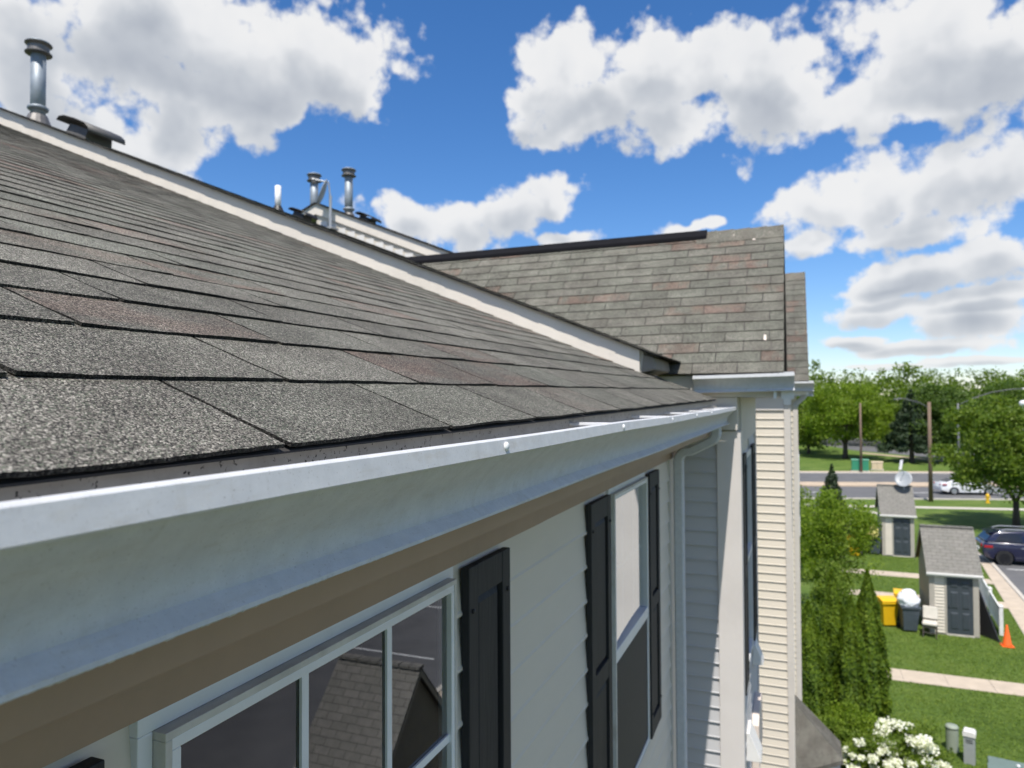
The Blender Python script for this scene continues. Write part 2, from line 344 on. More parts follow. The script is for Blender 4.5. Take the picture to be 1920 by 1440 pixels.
class MB:
    def __init__(s): s.v = []; s.f = []; s.smooth = False; s.tint = None
    def add(s, vs, fs):
        b = len(s.v); s.v.extend([tuple(p) for p in vs]); s.f.extend([tuple(i + b for i in f) for f in fs]); return s
    def box(s, x0, x1, y0, y1, z0, z1):
        return s.add([(x0, y0, z0), (x1, y0, z0), (x1, y1, z0), (x0, y1, z0), (x0, y0, z1), (x1, y0, z1), (x1, y1, z1), (x0, y1, z1)],
                     [(0, 3, 2, 1), (4, 5, 6, 7), (0, 1, 5, 4), (1, 2, 6, 5), (2, 3, 7, 6), (3, 0, 4, 7)])
    def prism(s, poly, d0, d1, axis='y'):
        """poly of 2-D points, extruded along an axis. y: poly=(x,z); x: poly=(y,z); z: poly=(x,y)"""
        def P(p, d): return (p[0], d, p[1]) if axis == 'y' else (d, p[0], p[1]) if axis == 'x' else (p[0], p[1], d)
        n = len(poly); vs = [P(p, d0) for p in poly] + [P(p, d1) for p in poly]
        fs = [tuple(range(n)), tuple(range(2 * n - 1, n - 1, -1))] + [(i, i + n, (i + 1) % n + n, (i + 1) % n) for i in range(n)]
        return s.add(vs, fs)
    def strip(s, poly, d0, d1, axis='y', n=1):
        """open profile extruded as a surface"""
        def P(p, d): return (p[0], d, p[1]) if axis == 'y' else (d, p[0], p[1])
        k = len(poly); vs = []; fs = []
        for j in range(n + 1):
            d = d0 + (d1 - d0) * j / n; vs += [P(p, d) for p in poly]
        for j in range(n):
            for i in range(k - 1): a = j * k + i; fs.append((a, a + 1, a + k + 1, a + k))
        return s.add(vs, fs)
    def tube(s, pts, rad, n=10, cap=True):
        pts = [Vector(p) for p in pts]; rad = rad if isinstance(rad, (list, tuple)) else [rad] * len(pts)
        vs = []; fs = []; up = Vector((0.03, 0.02, 1))
        for i, p in enumerate(pts):
            t = (pts[min(i + 1, len(pts) - 1)] - pts[max(i - 1, 0)]).normalized()
            a = t.cross(up); a = a.normalized() if a.length > 1e-3 else Vector((1, 0, 0)); b = a.cross(t)
            vs += [p + (a * math.cos(2 * math.pi * k / n) + b * math.sin(2 * math.pi * k / n)) * rad[i] for k in range(n)]
        for i in range(len(pts) - 1):
            for k in range(n): fs.append((i * n + k, i * n + (k + 1) % n, (i + 1) * n + (k + 1) % n, (i + 1) * n + k))
        if cap: fs.append(tuple(range(n - 1, -1, -1))); fs.append(tuple(range((len(pts) - 1) * n, len(pts) * n)))
        return s.add(vs, fs)
    def lathe(s, prof, c, n=24, a0=0.0):
        vs = []; fs = []
        for (r, z) in prof: vs += [(c[0] + r * math.cos(a0 + 2 * math.pi * k / n), c[1] + r * math.sin(a0 + 2 * math.pi * k / n), c[2] + z) for k in range(n)]
        for i in range(len(prof) - 1):
            for k in range(n): fs.append((i * n + k, i * n + (k + 1) % n, (i + 1) * n + (k + 1) % n, (i + 1) * n + k))
        fs.append(tuple(range(n - 1, -1, -1))); fs.append(tuple(range((len(prof) - 1) * n, len(prof) * n)))
        return s.add(vs, fs)
    def build(s, name, mat, parent=None, smooth=None, bevel=0.0, solid=0.0, kind=None, local=False):
        me = bpy.data.meshes.new(name); off = Vector((0, 0, 0))
        if parent is not None and not local: off = root_of(parent).location
        me.from_pydata([(v[0] - off.x, v[1] - off.y, v[2] - off.z) for v in s.v], [], s.f)
        if s.tint is not None:
            at = me.color_attributes.new('tint', 'FLOAT_COLOR', 'POINT')
            at.data.foreach_set('color', np.array(s.tint, dtype=np.float32).ravel())
        if smooth if smooth is not None else s.smooth: me.polygons.foreach_set('use_smooth', [True] * len(me.polygons))
        me.materials.append(MATS[mat]); me.update()
        o = bpy.data.objects.new(name, me); COL.objects.link(o); o.parent = parent
        if solid: md = o.modifiers.new('solid', 'SOLIDIFY'); md.thickness = solid; md.offset = 0
        if bevel: md = o.modifiers.new('bevel', 'BEVEL'); md.width = bevel; md.segments = 2; md.limit_method = 'ANGLE'; md.angle_limit = R(40)
        if kind: o['kind'] = kind
        return o
def B(*a): return MB().box(*a)
def structure(o): o['kind'] = 'structure'; return o

def np_mesh(name, verts, faces, mat, parent=None, kind=None, smooth=False):
    """verts (n,3), faces (m,4) or (m,3) numpy"""
    me = bpy.data.meshes.new(name); k = faces.shape[1]
    off = np.array(root_of(parent).location) if parent is not None else np.zeros(3)
    me.vertices.add(len(verts)); me.vertices.foreach_set('co', (verts - off).astype(np.float32).ravel())
    me.loops.add(faces.size); me.loops.foreach_set('vertex_index', faces.astype(np.int32).ravel())
    me.polygons.add(len(faces)); me.polygons.foreach_set('loop_start', np.arange(0, faces.size, k, dtype=np.int32))
    me.polygons.foreach_set('loop_total', np.full(len(faces), k, dtype=np.int32))
    me.update(calc_edges=True); me.materials.append(MATS[mat])
    o = bpy.data.objects.new(name, me); COL.objects.link(o); o.parent = parent
    if kind: o['kind'] = kind
    return o

# ------------------------------------------------------------------ the ground
structure(MB().add([(-3000, -3000, -.002), (3000, -3000, -.002), (3000, 3000, -.002), (-3000, 3000, -.002)], [(0, 1, 2, 3)]).build('ground', 'grass_ground'))
def quad(name, pts, mat, z=0.0, th=0.0):
    m = MB(); p = [(x, y, z) for x, y in pts]
    if th: m.prism([(x, y) for x, y in pts], z - th, z, 'z')
    else: m.add(p, [tuple(range(len(p)))])
    return structure(m.build(name, mat))
# front walks from the houses to the pavement: one slab after another
def walk(y, x0, x1, w, slope, step=1.25):
    w_ = MB(); n = int(round((x1 - x0) / step)); root = None
    base = MB(); base.prism([(x0, y), (x1, y + slope * (x1 - x0)), (x1, y + w + slope * (x1 - x0)), (x0, y + w)], -0.05, 0.004, 'z')
    root = structure(base.build('path', 'kerb_concrete'))
    for i in range(n):
        a = x0 + (x1 - x0) * i / n + 0.008; b = x0 + (x1 - x0) * (i + 1) / n - 0.008; dz = random.uniform(0, 0.006)
        m = MB().prism([(a, y + slope * (a - x0)), (b, y + slope * (b - x0)), (b, y + w + slope * (b - x0)), (a, y + w + slope * (a - x0))], -0.04, 0.018 + dz, 'z')
        m.build('slab', 'concrete', root, bevel=0.004)
walk(24.02, 0.6, 7.6, 1.0, 0.0)
walk(33.75, 0.9, 8.0, 0.95, 0.0)
walk(38.0, 1.2, 8.3, 0.95, -0.02)
walk(14.0, 0.6, 6.9, 1.0, 0.0)
# pavement beside the parking court
pv = structure(MB().prism([(6.1, 0), (8.05, 0), (8.55, 30), (9.35, 43.5), (9.35, 46), (8.7, 46), (8.75, 42.6), (7.45, 30)], -0.06, 0.01, 'z').build('pavement', 'kerb_concrete'))
for i in range(28):
    y0 = 1.0 + i * 1.5; y1 = y0 + 1.485
    L = lambda y: 6.12 + 1.33 * y / 30 if y < 30 else 7.47 + 1.26 * (y - 30) / 12.6
    Q = lambda y: 7.88 + 0.5 * y / 30 if y < 30 else 8.38 + 0.8 * (y - 30) / 13.5
    MB().prism([(L(y0), y0), (Q(y0), y0), (Q(y1), y1), (L(y1), y1)], -0.03, 0.022 + random.uniform(0, 0.005), 'z').build('slab', 'concrete', pv, bevel=0.004)
structure(MB().prism([(7.9, 0), (8.07, 0), (8.57, 30), (9.37, 43.5), (9.37, 46.2), (9.2, 46.2), (9.2, 43.5), (8.4, 30)], -0.05, 0.06, 'z').build('kerb', 'kerb_concrete', bevel=0.02))
quad('parking_court', [(8.06, -4), (34, -4), (34, 46.0), (9.36, 46.0), (9.36, 43.5), (8.56, 30)], 'asphalt', 0.006)
for i in range(5):
    y = 20.6 + i * 5.2
    quad('parking_line', [(9.6, y), (14.6, y), (14.6, y + 0.1), (9.6, y + 0.1)], 'paint_white', 0.010)
quad('bounce_slab', [(-0.6, -12), (4.9, -12), (4.9, 13.2), (-0.3, 13.2)], 'bounce_slab_brown', 0.008)  # unseen dark slab, added to cut the green ground bounce on the gutter
# sidewalk, road with median, verge
SL = 0.30
def band(name, y0, y1, mat, z, x0=-80, x1=150, sl=SL, th=0.0):
    return quad(name, [(x0, y0 + sl * x0), (x1, y0 + sl * x1), (x1, y1 + sl * x1), (x0, y1 + sl * x0)], mat, z, th)
band('roadside_path', 60.3, 61.4, 'kerb_concrete', 0.012, sl=0.19)
quad('diagonal_path', [(3.6, 60.8), (4.0, 61.3), (7.6, 55.4), (7.1, 55.0)], 'kerb_concrete', 0.014)
band('near_carriageway', 64.7, 73.6, 'asphalt', 0.006)
band('median_strip', 73.6, 76.8, 'median_tan', 0.10, th=0.14)
band('far_carriageway', 76.8, 86.6, 'asphalt', 0.006)
band('near_kerb', 64.4, 64.7, 'kerb_concrete', 0.09, th=0.14)
band('far_kerb', 86.6, 87.2, 'kerb_concrete', 0.09, th=0.14)
band('far_pavement', 87.2, 89.2, 'median_tan', 0.012)
for i in range(30):
    x = -55 + i * 7.0
    quad('lane_dash', [(x, 69 + SL * x), (x + 3, 69 + SL * (x + 3)), (x + 3, 69.2 + SL * (x + 3)), (x, 69.2 + SL * x)], 'paint_white', 0.011)
# a second road curving away beyond the verge
quad('side_road', [(9.0, 128), (21, 111), (34, 104), (60, 104), (60, 112), (36, 113), (26, 122), (17, 150), (6, 190), (-12, 200), (-10, 188)], 'asphalt', 0.008)
quad('side_path', [(9.5, 121), (20.5, 106), (32, 100.0), (60, 100), (60, 102), (32.5, 102), (21.2, 107.6), (10.0, 123)], 'median_tan', 0.010)

# ------------------------------------------------------------------ shared building pieces
PITCH1 = 0.408; CO = 1 / math.hypot(1, PITCH1); SI = PITCH1 * CO
EAVE_X, EAVE_Z = -0.443, 8.3625
def roof_frame(origin, along, up, nrm):
    O, A, V, N = map(Vector, (origin, along, up, nrm))
    return lambda u, v, h: O + A * u + V * v + N * h
def tab_mesh(fr, u0, u1, v0, e, t, nu=6, nv=3, rough=1.0, tint=(0, 1, 0.5), over=0.035, edge_dark=0.42):
    """one shingle tab: granule sheet, plus the dark cut asphalt of its butt and side edges and of the lap under the next course"""
    m = MB(); ph = random.uniform(0, 6.3); lift = [random.uniform(0, 0.0020) * rough for _ in range(2)]; wav = random.uniform(0.3, 1.1) * 0.0007 * rough
    je = random.uniform(-0.0022, 0.0022) * rough; fs = []; top = []; n = nu + 1
    sk = [random.uniform(-0.003, 0.003), random.uniform(-0.003, 0.003)]
    rows = [e * j / nv for j in range(nv + 1)] + [e + 0.006, e + over]
    for j, dv in enumerate(rows):
        b = dv / e
        for i in range(n):
            a = i / nu; u = u0 + (u1 - u0) * a
            hh = 2 * t - t * min(b, 1.3)
            edge = max(0, 1 - 2.5 * b)
            hh += edge * (lift[0] * (1 - a) ** 2 + lift[1] * a ** 2 + wav * math.sin(ph + 7 * a))
            vv = v0 + dv + (je + random.uniform(-0.0007, 0.0007) * rough + 0.0008 * rough * math.sin(ph + 5 * a)) * (1 if j == 0 else 0)
            uu = u + ((random.uniform(-0.0012, 0.0012) + sk[i > 0] * (b - .5)) * rough if i in (0, nu) else 0)
            top.append((uu, vv, hh))
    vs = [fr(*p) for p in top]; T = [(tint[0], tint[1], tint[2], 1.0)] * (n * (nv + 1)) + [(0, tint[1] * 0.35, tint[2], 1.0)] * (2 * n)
    for j in range(len(rows) - 1):
        for i in range(nu): a = j * n + i; fs.append((a, a + 1, a + n + 1, a + n))
    ring = [j * n for j in range(nv + 1, 0, -1)] + list(range(n)) + [j * n + nu for j in range(1, nv + 2)]; k0 = len(vs); L = len(ring)
    for dh in (0.0, t * 1.12):
        for r in ring: u, v, hh = top[r]; vs.append(fr(u, v, hh - dh))
    for q in range(L - 1): fs.append((k0 + q + 1, k0 + q, k0 + L + q, k0 + L + q + 1))
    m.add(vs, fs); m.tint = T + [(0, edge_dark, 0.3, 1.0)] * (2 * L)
    return m
def px_area(pts):
    q = []
    for p in pts:
        d = Vector(p) - CAM_LOC; z = d.dot(F_)
        if z < 0.05: return 0.0
        q.append((960 + 1330 * d.dot(RT) / z, 720 - 1330 * d.dot(UP) / z))
    cx = sum(a for a, b in q) / len(q); cy = sum(b for a, b in q) / len(q)
    if not (-80 < cx < 2000 and -80 < cy < 1520): return 0.0
    s = 0
    for i in range(len(q)): x0, y0 = q[i]; x1, y1 = q[(i + 1) % len(q)]; s += x0 * y1 - x1 * y0
    return abs(s) / 2
def siding(wall, X0, X1, z_top, z_bot, e, axis, plane, cuts=(), mat='siding', out=0.016, bow=0.0):
    """lap boards; axis 'x': wall facing +X at x=plane, runs X0..X1 in y. axis 'y': wall facing -Y at y=plane, runs in x"""
    n = int(round((z_top - z_bot) / e)); cache = {}
    for i in range(n):
        zt = z_top - i * e; zb = zt - e
        spans = [(X0, X1)]
        for (c0, c1, d0, d1) in cuts:
            if zb < d1 - 0.004 and zt > d0 + 0.004:
                ns = []
                for a, b in spans:
                    if c1 <= a or c0 >= b: ns.append((a, b)); continue
                    if a < c0: ns.append((a, c0))
                    if b > c1: ns.append((c1, b))
                spans = ns
        for a, b in spans:
            if b - a < 0.004: continue
            key = (round(a, 4), round(b, 4))
            if key not in cache:
                prof = [(0.0, e), (0.0025, e), (out * 0.8, e * 0.10), (out, e * 0.05), (out, 0.0), (0.0, 0.002)]
                m = MB()
                if axis == 'x': m.prism([(plane + o, z) for o, z in prof], a, b, 'y')
                else: m.prism([(plane - o, z) for o, z in prof], a, b, 'x')
                ob = m.build('siding_board', mat, wall); off = root_of(wall).location.z; cache[key] = ob.data
                ob.location.z = zb
                # undo the base offset baked at z = 0
            else:
                ob = bpy.data.objects.new('siding_board', cache[key]); COL.objects.link(ob); ob.parent = wall; ob.location.z = zb
def wall_x(plane, y0, y1, z0, z1, openings, th=0.16):
    ys = sorted({y0, y1, *[v for o in openings for v in o[:2]]}); zs = sorted({z0, z1, *[v for o in openings for v in o[2:]]}); m = MB()
    for i in range(len(ys) - 1):
        for j in range(len(zs) - 1):
            cy = (ys[i] + ys[i + 1]) / 2; cz = (zs[j] + zs[j + 1]) / 2
            if not any(o[0] < cy < o[1] and o[2] < cz < o[3] for o in openings): m.box(plane - th, plane - 0.001, ys[i], ys[i + 1], zs[j], zs[j + 1])
    return m
def ring(m, x0, x1, y0, y1, z0, z1, t, sill=None):
    sl = sill or t
    for a in ((y0, y1, z1 - t, z1), (y0, y1, z0, z0 + sl), (y0, y0 + t, z0 + sl, z1 - t), (y1 - t, y1, z0 + sl, z1 - t)): m.box(x0, x1, *a)
    return m
FL = 0.021
def window_x(house, X, y0, y1, z0, z1, rail, grid=True, screen=False, proud=True, bow=0.0):
    """double-hung window in a wall facing +X: flat flange, a frame standing out from it, two sashes"""
    win = ring(MB(), X - 0.01, X + 0.017, y0, y1, z0, z1, FL).build('window', 'vinyl_white', house, bevel=0.0015)
    a0, a1, b0, b1 = y0 + FL, y1 - FL, z0 + FL, z1 - FL; f = 0.010
    ring(MB(), X - 0.05, X + 0.036, a0 + .0005, a1 - .0005, b0 + .0005, b1 - .0005, f).build('frame', 'frame_dirty', win, bevel=0.001)
    a0 += f; a1 -= f; b0 += f; b1 -= f; sft = 0.014
    def sash(xp, c0, c1, nm, grille, bar):
        ring(MB(), xp - 0.030, xp, a0 + .0005, a1 - .0005, c0, c1, sft, bar).build(nm, 'vinyl_white', win, bevel=0.0015)
        pa, pb, pc, pd = a0 + sft - .004, a1 - sft + .004, c0 + bar - .004, c1 - sft + .004
        if bow and nm == 'upper_sash':      # sealed units bow a little
            vs = []; N = 14
            for k in range(N + 1):
                y = pa + (pb - pa) * k / N; d = bow * (1 - (1 - k / N) ** 2)
                vs += [(xp - .010 - d, y, pc), (xp - .010 - d, y, pd)]
            MB().add(vs, [(2 * k, 2 * k + 2, 2 * k + 3, 2 * k + 1) for k in range(N)]).build('pane', 'glass', win, smooth=True)
        else: B(xp - 0.017, xp - 0.012, pa, pb, pc, pd).build('pane', 'glass', win)
        gi_ = 0.0 if proud else 0.0155
        if grille:
            ga, gb = a0 + sft, a1 - sft; ha, hb = c0 + bar, c1 - sft
            for k in (1, 2):
                y = ga + (gb - ga) * k / 3; B(xp - 0.0115 - gi_, xp - 0.0065 - gi_, y - .008, y + .008, ha, hb).build('muntin', 'vinyl_white', win)
            z = (ha + hb) / 2; B(xp - 0.0110 - gi_, xp - 0.0060 - gi_, ga, gb, z - .008, z + .008).build('muntin', 'vinyl_white', win)
    X += 0.035
    sash(X, rail - 0.005, b1 - .0005, 'upper_sash', grid, 0.030)
    X -= 0.010
    sash(X, b0 + .0005, rail + 0.018, 'lower_sash', grid, 0.030)
    X += 0.008
    if screen:
        B(X - 0.0065, X - 0.0045, a0 + .004, a1 - .004, b0 + .004, rail - 0.008).build('insect_screen', 'fabric_screen', win)
        s = MB()
        for a in ((a0, a1, rail - .026, rail - .006), (a0, a1, b0, b0 + .018), (a0, a0 + .014, b0 + .018, rail - .026), (a1 - .014, a1, b0 + .018, rail - .026)): s.box(X - 0.0043, X + 0.0005, *a)
        s.build('screen_frame', 'vinyl_white', win)
    return win
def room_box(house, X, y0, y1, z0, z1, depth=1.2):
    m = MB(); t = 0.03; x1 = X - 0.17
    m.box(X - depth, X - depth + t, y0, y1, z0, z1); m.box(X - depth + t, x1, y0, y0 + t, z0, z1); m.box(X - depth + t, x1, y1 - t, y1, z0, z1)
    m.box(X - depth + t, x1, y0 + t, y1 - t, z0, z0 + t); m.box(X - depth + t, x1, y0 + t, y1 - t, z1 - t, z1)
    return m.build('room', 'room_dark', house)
def shutter_x(house, X, y0, y1, z0, z1, mid):
    """raised-panel shutter on a wall facing +X"""
    m = MB(); st = 0.050; T = 0.023
    m.box(X + 0.002, X + T, y0, y0 + st, z0, z1); m.box(X + 0.002, X + T, y1 - st, y1, z0, z1)
    for a, b in ((z0, z0 + 0.08), (mid - 0.035, mid + 0.035), (z1 - 0.075, z1)): m.box(X + 0.002, X + T - 0.001, y0 + st, y1 - st, a, b)
    sh = m.build('shutter', 'shutter_black', house, bevel=0.002)
    for a, b in ((z0 + 0.08, mid - 0.035), (mid + 0.035, z1 - 0.075)):
        p = MB(); ya, yb = y0 + st, y1 - st; g = 0.02
        vs = [(X + .006, ya, a), (X + .006, yb, a), (X + .006, yb, b), (X + .006, ya, b), (X + .016, ya + g, a + g), (X + .016, yb - g, a + g), (X + .016, yb - g, b - g), (X + .016, ya + g, b - g)]
        p.add(vs, [(4, 5, 6, 7), (0, 1, 5, 4), (1, 2, 6, 5), (2, 3, 7, 6), (3, 0, 4, 7), (3, 2, 1, 0)]); p.build('panel', 'shutter_black', sh)
    for y in (y0 + .02, y1 - .02):
        for z in (z1 - 0.10, z0 + 0.12):
            MB().lathe([(0.006, 0), (0.006, 0.004), (0.003, 0.006)], (0, 0, 0), 8).build('screw', 'black_plastic', sh, local=True)
            o = COL.objects[-1]; o.rotation_euler = (0, R(90), 0); o.location = Vector((X + T, y, z)) - root_of(house).location
    return sh
K_PROF = [(0.0, 0.012), (0.0, -0.111), (0.0770, -0.111), (0.0815, -0.1090), (0.0815, -0.1060), (0.0660, -0.0945),
          (0.0665, -0.086), (0.0690, -0.076), (0.0750, -0.064), (0.0840, -0.0525), (0.0940, -0.0425), (0.1030, -0.0345), (0.1090, -0.0285), (0.1120, -0.0240),
          (0.1130, -0.0215), (0.1255, -0.0205), (0.1270, -0.0190), (0.1240, -0.0015), (0.1220, 0.0), (0.1140, 0.0), (0.1130, -0.004)]

# ------------------------------------------------------------------ near townhouse
WX = -0.713; Y1 = 4.90; FZ = 8.04
h1 = thing('townhouse', 'near townhouse with long white gutter, grey shingle roof and black shutters', 'house', (-0.75, 2.0, 0.0), 'row of townhouses')
op1 = [(0.598, 1.401, 6.70, 8.0395), (2.80, 3.545, 6.70, 8.0395)]
opw = [(a + FL, b - FL, c + FL, d - FL) for a, b, c, d in op1]
wall1 = wall_x(WX, -1.4, Y1, 0, 8.19, opw).build('wall', 'siding', h1)
siding(wall1, -1.4, 4.30, FZ, FZ - 64 * 0.12167, 0.12167, 'x', WX, op1)
B(WX, WX + 0.018, 4.302, 4.33, 0, FZ).build('corner_channel', 'trim', h1)
B(WX, WX + 0.021, -1.4, 1.985, FZ + .001, 8.19).build('frieze', 'fascia_tan', h1)
B(WX, WX + 0.019, 1.988, Y1 - .01, FZ + .001, 8.19).build('frieze', 'fascia_tan', h1)
B(-0.487, -0.473, -1.4, 4.87, 8.183, 8.343).build('fascia', 'fascia_tan', h1)
B(WX + 0.001, -0.488, -1.4, 4.87, 8.190, 8.197).build('soffit', 'fascia_tan', h1)
for (a, b, c, d) in op1: pass
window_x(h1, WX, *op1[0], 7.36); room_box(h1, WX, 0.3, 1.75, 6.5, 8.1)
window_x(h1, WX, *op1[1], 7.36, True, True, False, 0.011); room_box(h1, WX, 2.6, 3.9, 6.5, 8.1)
for (a, b) in ((0.22, 0.545), (1.447, 1.695), (2.478, 2.772), (3.590, 3.862)):
    shutter_x(h1, WX + 0.010, a, b, 6.70, 8.024, 7.36)
# shingle roof
TILT = 0.010
def fr1(u, v, h):
    return Vector((EAVE_X - CO * v + SI * h, u, EAVE_Z - 0.010 + SI * v + CO * h + TILT * (u - 0.4)))
VMAX = (7.05 + EAVE_X) / CO
rd = MB(); vs = []
for u in (-1.4, 4.5):
    for (v, h) in ((0.012, 0.001), (VMAX, 0.001), (VMAX, -0.003), (0.012, -0.003)): vs.append(fr1(u, v, h))
rd.add(vs, [(0, 1, 5, 4), (1, 2, 6, 5), (2, 3, 7, 6), (3, 0, 4, 7), (0, 3, 2, 1), (4, 5, 6, 7)])
xr = -7.05; zr = fr1(2, VMAX, 0).z
rd.add([(xr, -1.4, zr), (xr, 4.5, zr), (-13.6, 4.5, 8.35), (-13.6, -1.4, 8.35)], [(0, 1, 2, 3)])
roof1 = rd.build('roof', 'deck', h1)
course = [0.0, 0.172, 0.345]; 
while course[-1] < VMAX: course.append(course[-1] + 0.142)
tabs = []; TW = 0.343
for i in range(len(course) - 1):
    e = course[i + 1] - course[i]; t = 0.0036 if i < 5 else 0.0026
    base = 0.540 if i % 2 == 0 else 0.735
    base += random.uniform(-0.012, 0.012) if i > 3 else (0.03 if i == 2 else 0.0)
    k0 = int(math.floor((-1.3 - base) / TW)); redrun = 0
    for k in range(k0, 14):
        u0 = base + k * TW; u1 = u0 + TW
        if u0 > 4.5: break
        u1 = min(u1, 4.5)
        if redrun > 0: redrun -= 1; red = random.uniform(0.5, 1.0)
        elif random.random() < 0.11: red = random.uniform(0.4, 0.85); redrun = random.choice((0, 0, 1))
        else: red = 0.0
        if i == 0: red *= 0.35
        tint = (red, random.uniform(0.90, 1.08) * (0.94 if i < 4 else 1.14), random.random())
        c = [fr1(u0, course[i], 0.01), fr1(u1, course[i], 0.01), fr1(u1, course[i] + e, 0.01), fr1(u0, course[i] + e, 0.01)]
        tabs.append((px_area(c), i, u0 + 0.0032, u1 - 0.0032, course[i], e, t, tint))
tabs.sort(key=lambda a: -a[0])
rest = MB(); rest.tint = []
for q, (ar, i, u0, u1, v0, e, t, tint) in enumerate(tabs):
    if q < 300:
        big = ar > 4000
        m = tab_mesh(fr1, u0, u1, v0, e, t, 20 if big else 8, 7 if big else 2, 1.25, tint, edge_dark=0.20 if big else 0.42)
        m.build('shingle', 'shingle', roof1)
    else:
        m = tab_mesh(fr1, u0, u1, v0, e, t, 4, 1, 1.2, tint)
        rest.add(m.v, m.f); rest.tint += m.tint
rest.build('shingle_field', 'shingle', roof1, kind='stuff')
# starter strip and drip edge under the first course
m = MB(); m.prism([(EAVE_X - 0.10, 0.0325), (EAVE_X - 0.001, -0.0085), (EAVE_X - 0.001, -0.0105), (EAVE_X - 0.10, 0.030)], -1.4, 4.5, 'y')
m.v = [(x, y, z + EAVE_Z + TILT * (y - 0.4) - 0.002) for x, y, z in m.v]; m.build('starter_strip', 'deck', roof1)
m = MB().strip([(-0.50, 0.004), (-0.4665, -0.010), (-0.4665, -0.035), (-0.463, -0.041)], -1.4, 4.5, 'y', 4)
m.v = [(x, y, z + EAVE_Z + TILT * (y - 0.4) - 0.004) for x, y, z in m.v]; m.build('drip_edge', 'gutter_inside', roof1, solid=0.0012)
# gutter
GX, GZ = -0.472, 8.351
def sag(y): return -0.0025 * math.sin(max(0, min(1, (y - 1.5) / 3.3)) * math.pi)
m = MB().strip([(GX + o, GZ + z) for o, z in K_PROF], -1.4, 4.82, 'y', 60)
m.v = [(x + 0.0012 * math.sin(y * 3.1 + 1), y, z + sag(y) + 0.0007 * math.sin(y * 5.0)) for x, y, z in m.v]
gut = m.build('gutter', 'gutter', h1, smooth=True, solid=0.0014)
md = gut.modifiers.new('edge', 'EDGE_SPLIT'); md.split_angle = R(38)
m = MB(); m.prism([(GX + o, GZ + z) for o, z in K_PROF[1:19]] + [(GX, GZ)], 4.821, 4.824, 'y'); m.build('end_cap', 'gutter', gut)
m = MB().strip([(GX + 0.0022, GZ + 0.010), (GX + 0.0022, GZ - 0.1090), (GX + 0.070, GZ - 0.1090)], -1.39, 4.81, 'y', 4); m.build('gutter_lining', 'gutter_inside', gut)
for y in (1.53, 2.19, 2.79, 3.32, 3.86, 4.43):
    B(GX + 0.004, GX + 0.124, y - 0.010, y + 0.010, GZ - 0.0075, GZ - 0.0010).build('hanger', 'vinyl_white', gut, bevel=0.001)
for y in (0.85, 1.53, 2.20, 2.79, 3.32):
    m = MB().lathe([(0.0062, 0.0), (0.0062, 0.002), (0.0048, 0.0036), (0.0022, 0.0045)], (0, 0, 0), 12)
    o = m.build('screw_head', 'vinyl_white', gut, local=True, smooth=True); o.rotation_euler = (0, R(90), 0); o.location = Vector((GX + 0.1252, y, GZ - 0.0105 + sag(y))) - h1.location
# worn, ragged lower hem: dried sealant beads along the bottom edge
m = MB(); y = -1.2
while y < 4.7:
    L = random.uniform(0.003, 0.014); d = random.uniform(0.0003, 0.0014)
    m.add([(GX + 0.0745, y, GZ - 0.1115), (GX + 0.0790, y + L * .15, GZ - 0.1105), (GX + 0.0790, y + L * .85, GZ - 0.1105), (GX + 0.0745, y + L, GZ - 0.1115),
           (GX + 0.0760, y + L * .3, GZ - 0.1115 - d), (GX + 0.0765, y + L * .7, GZ - 0.1115 - d * .7)], [(0, 1, 4), (1, 2, 5, 4), (2, 3, 5), (0, 4, 5, 3)])
    y += L * random.uniform(0.7, 1.3)
m.build('sealant_bead', 'gutter', gut, kind='stuff')
# debris in the gutter
m = MB()
for _ in range(240):
    y = random.uniform(0.1, 4.6); x = GX + random.uniform(0.006, 0.045); z = GZ - 0.105 + random.uniform(0, 0.012); s = random.uniform(0.002, 0.008)
    a = random.uniform(0, 6.28); m.add([(x, y, z), (x + s * math.cos(a), y + s * math.sin(a), z + s * .4), (x - s * .5 * math.sin(a), y + s * .5 * math.cos(a), z + s * .5)], [(0, 1, 2)])
m.build('gutter_grit', 'bark', gut, kind='stuff')
# downspout: offset elbow from the outlet back to the wall, then straight down
def rect_sweep(pts, wy, wt, y):
    m = MB(); P = [Vector((p[0], y, p[1])) for p in pts]; vs = []; fs = []
    for i, p in enumerate(P):
        t = (P[min(i + 1, len(P) - 1)] - P[max(i - 1, 0)]).normalized(); n = Vector((t.z, 0, -t.x)); r = 0.008
        for (a, b) in ((-wy + r, -wt), (wy - r, -wt), (wy, -wt + r), (wy, wt - r), (wy - r, wt), (-wy + r, wt), (-wy, wt - r), (-wy, -wt + r)):
            vs.append(p + Vector((0, a, 0)) + n * b)
    for i in range(len(P) - 1):
        for k in range(8): fs.append((i * 8 + k, i * 8 + (k + 1) % 8, i * 8 + 8 + (k + 1) % 8, i * 8 + 8 + k))
    fs += [tuple(range(8)), tuple(range(len(P) * 8 - 1, len(P) * 8 - 9, -1))]
    return m.add(vs, fs)
arc = lambda c, r, a0, a1, n=6: [(c[0] + r * math.cos(R(a0 + (a1 - a0) * k / n)), c[1] + r * math.sin(R(a0 + (a1 - a0) * k / n))) for k in range(n + 1)]
pts = [(-0.432, 8.240), (-0.432, 8.200)] + arc((-0.492, 8.200), 0.06, 0, -50) + arc((-0.592, 8.030), 0.06, 130 - 50, 180) + [(-0.652, 7.9), (-0.652, 0.15)]
ds = rect_sweep(pts, 0.038, 0.028, 4.37).build('downspout', 'gutter', h1, smooth=False)
for z in (5.2, 2.0): B(-0.712, -0.620, 4.329, 4.411, z, z + 0.03).build('strap', 'gutter', ds)

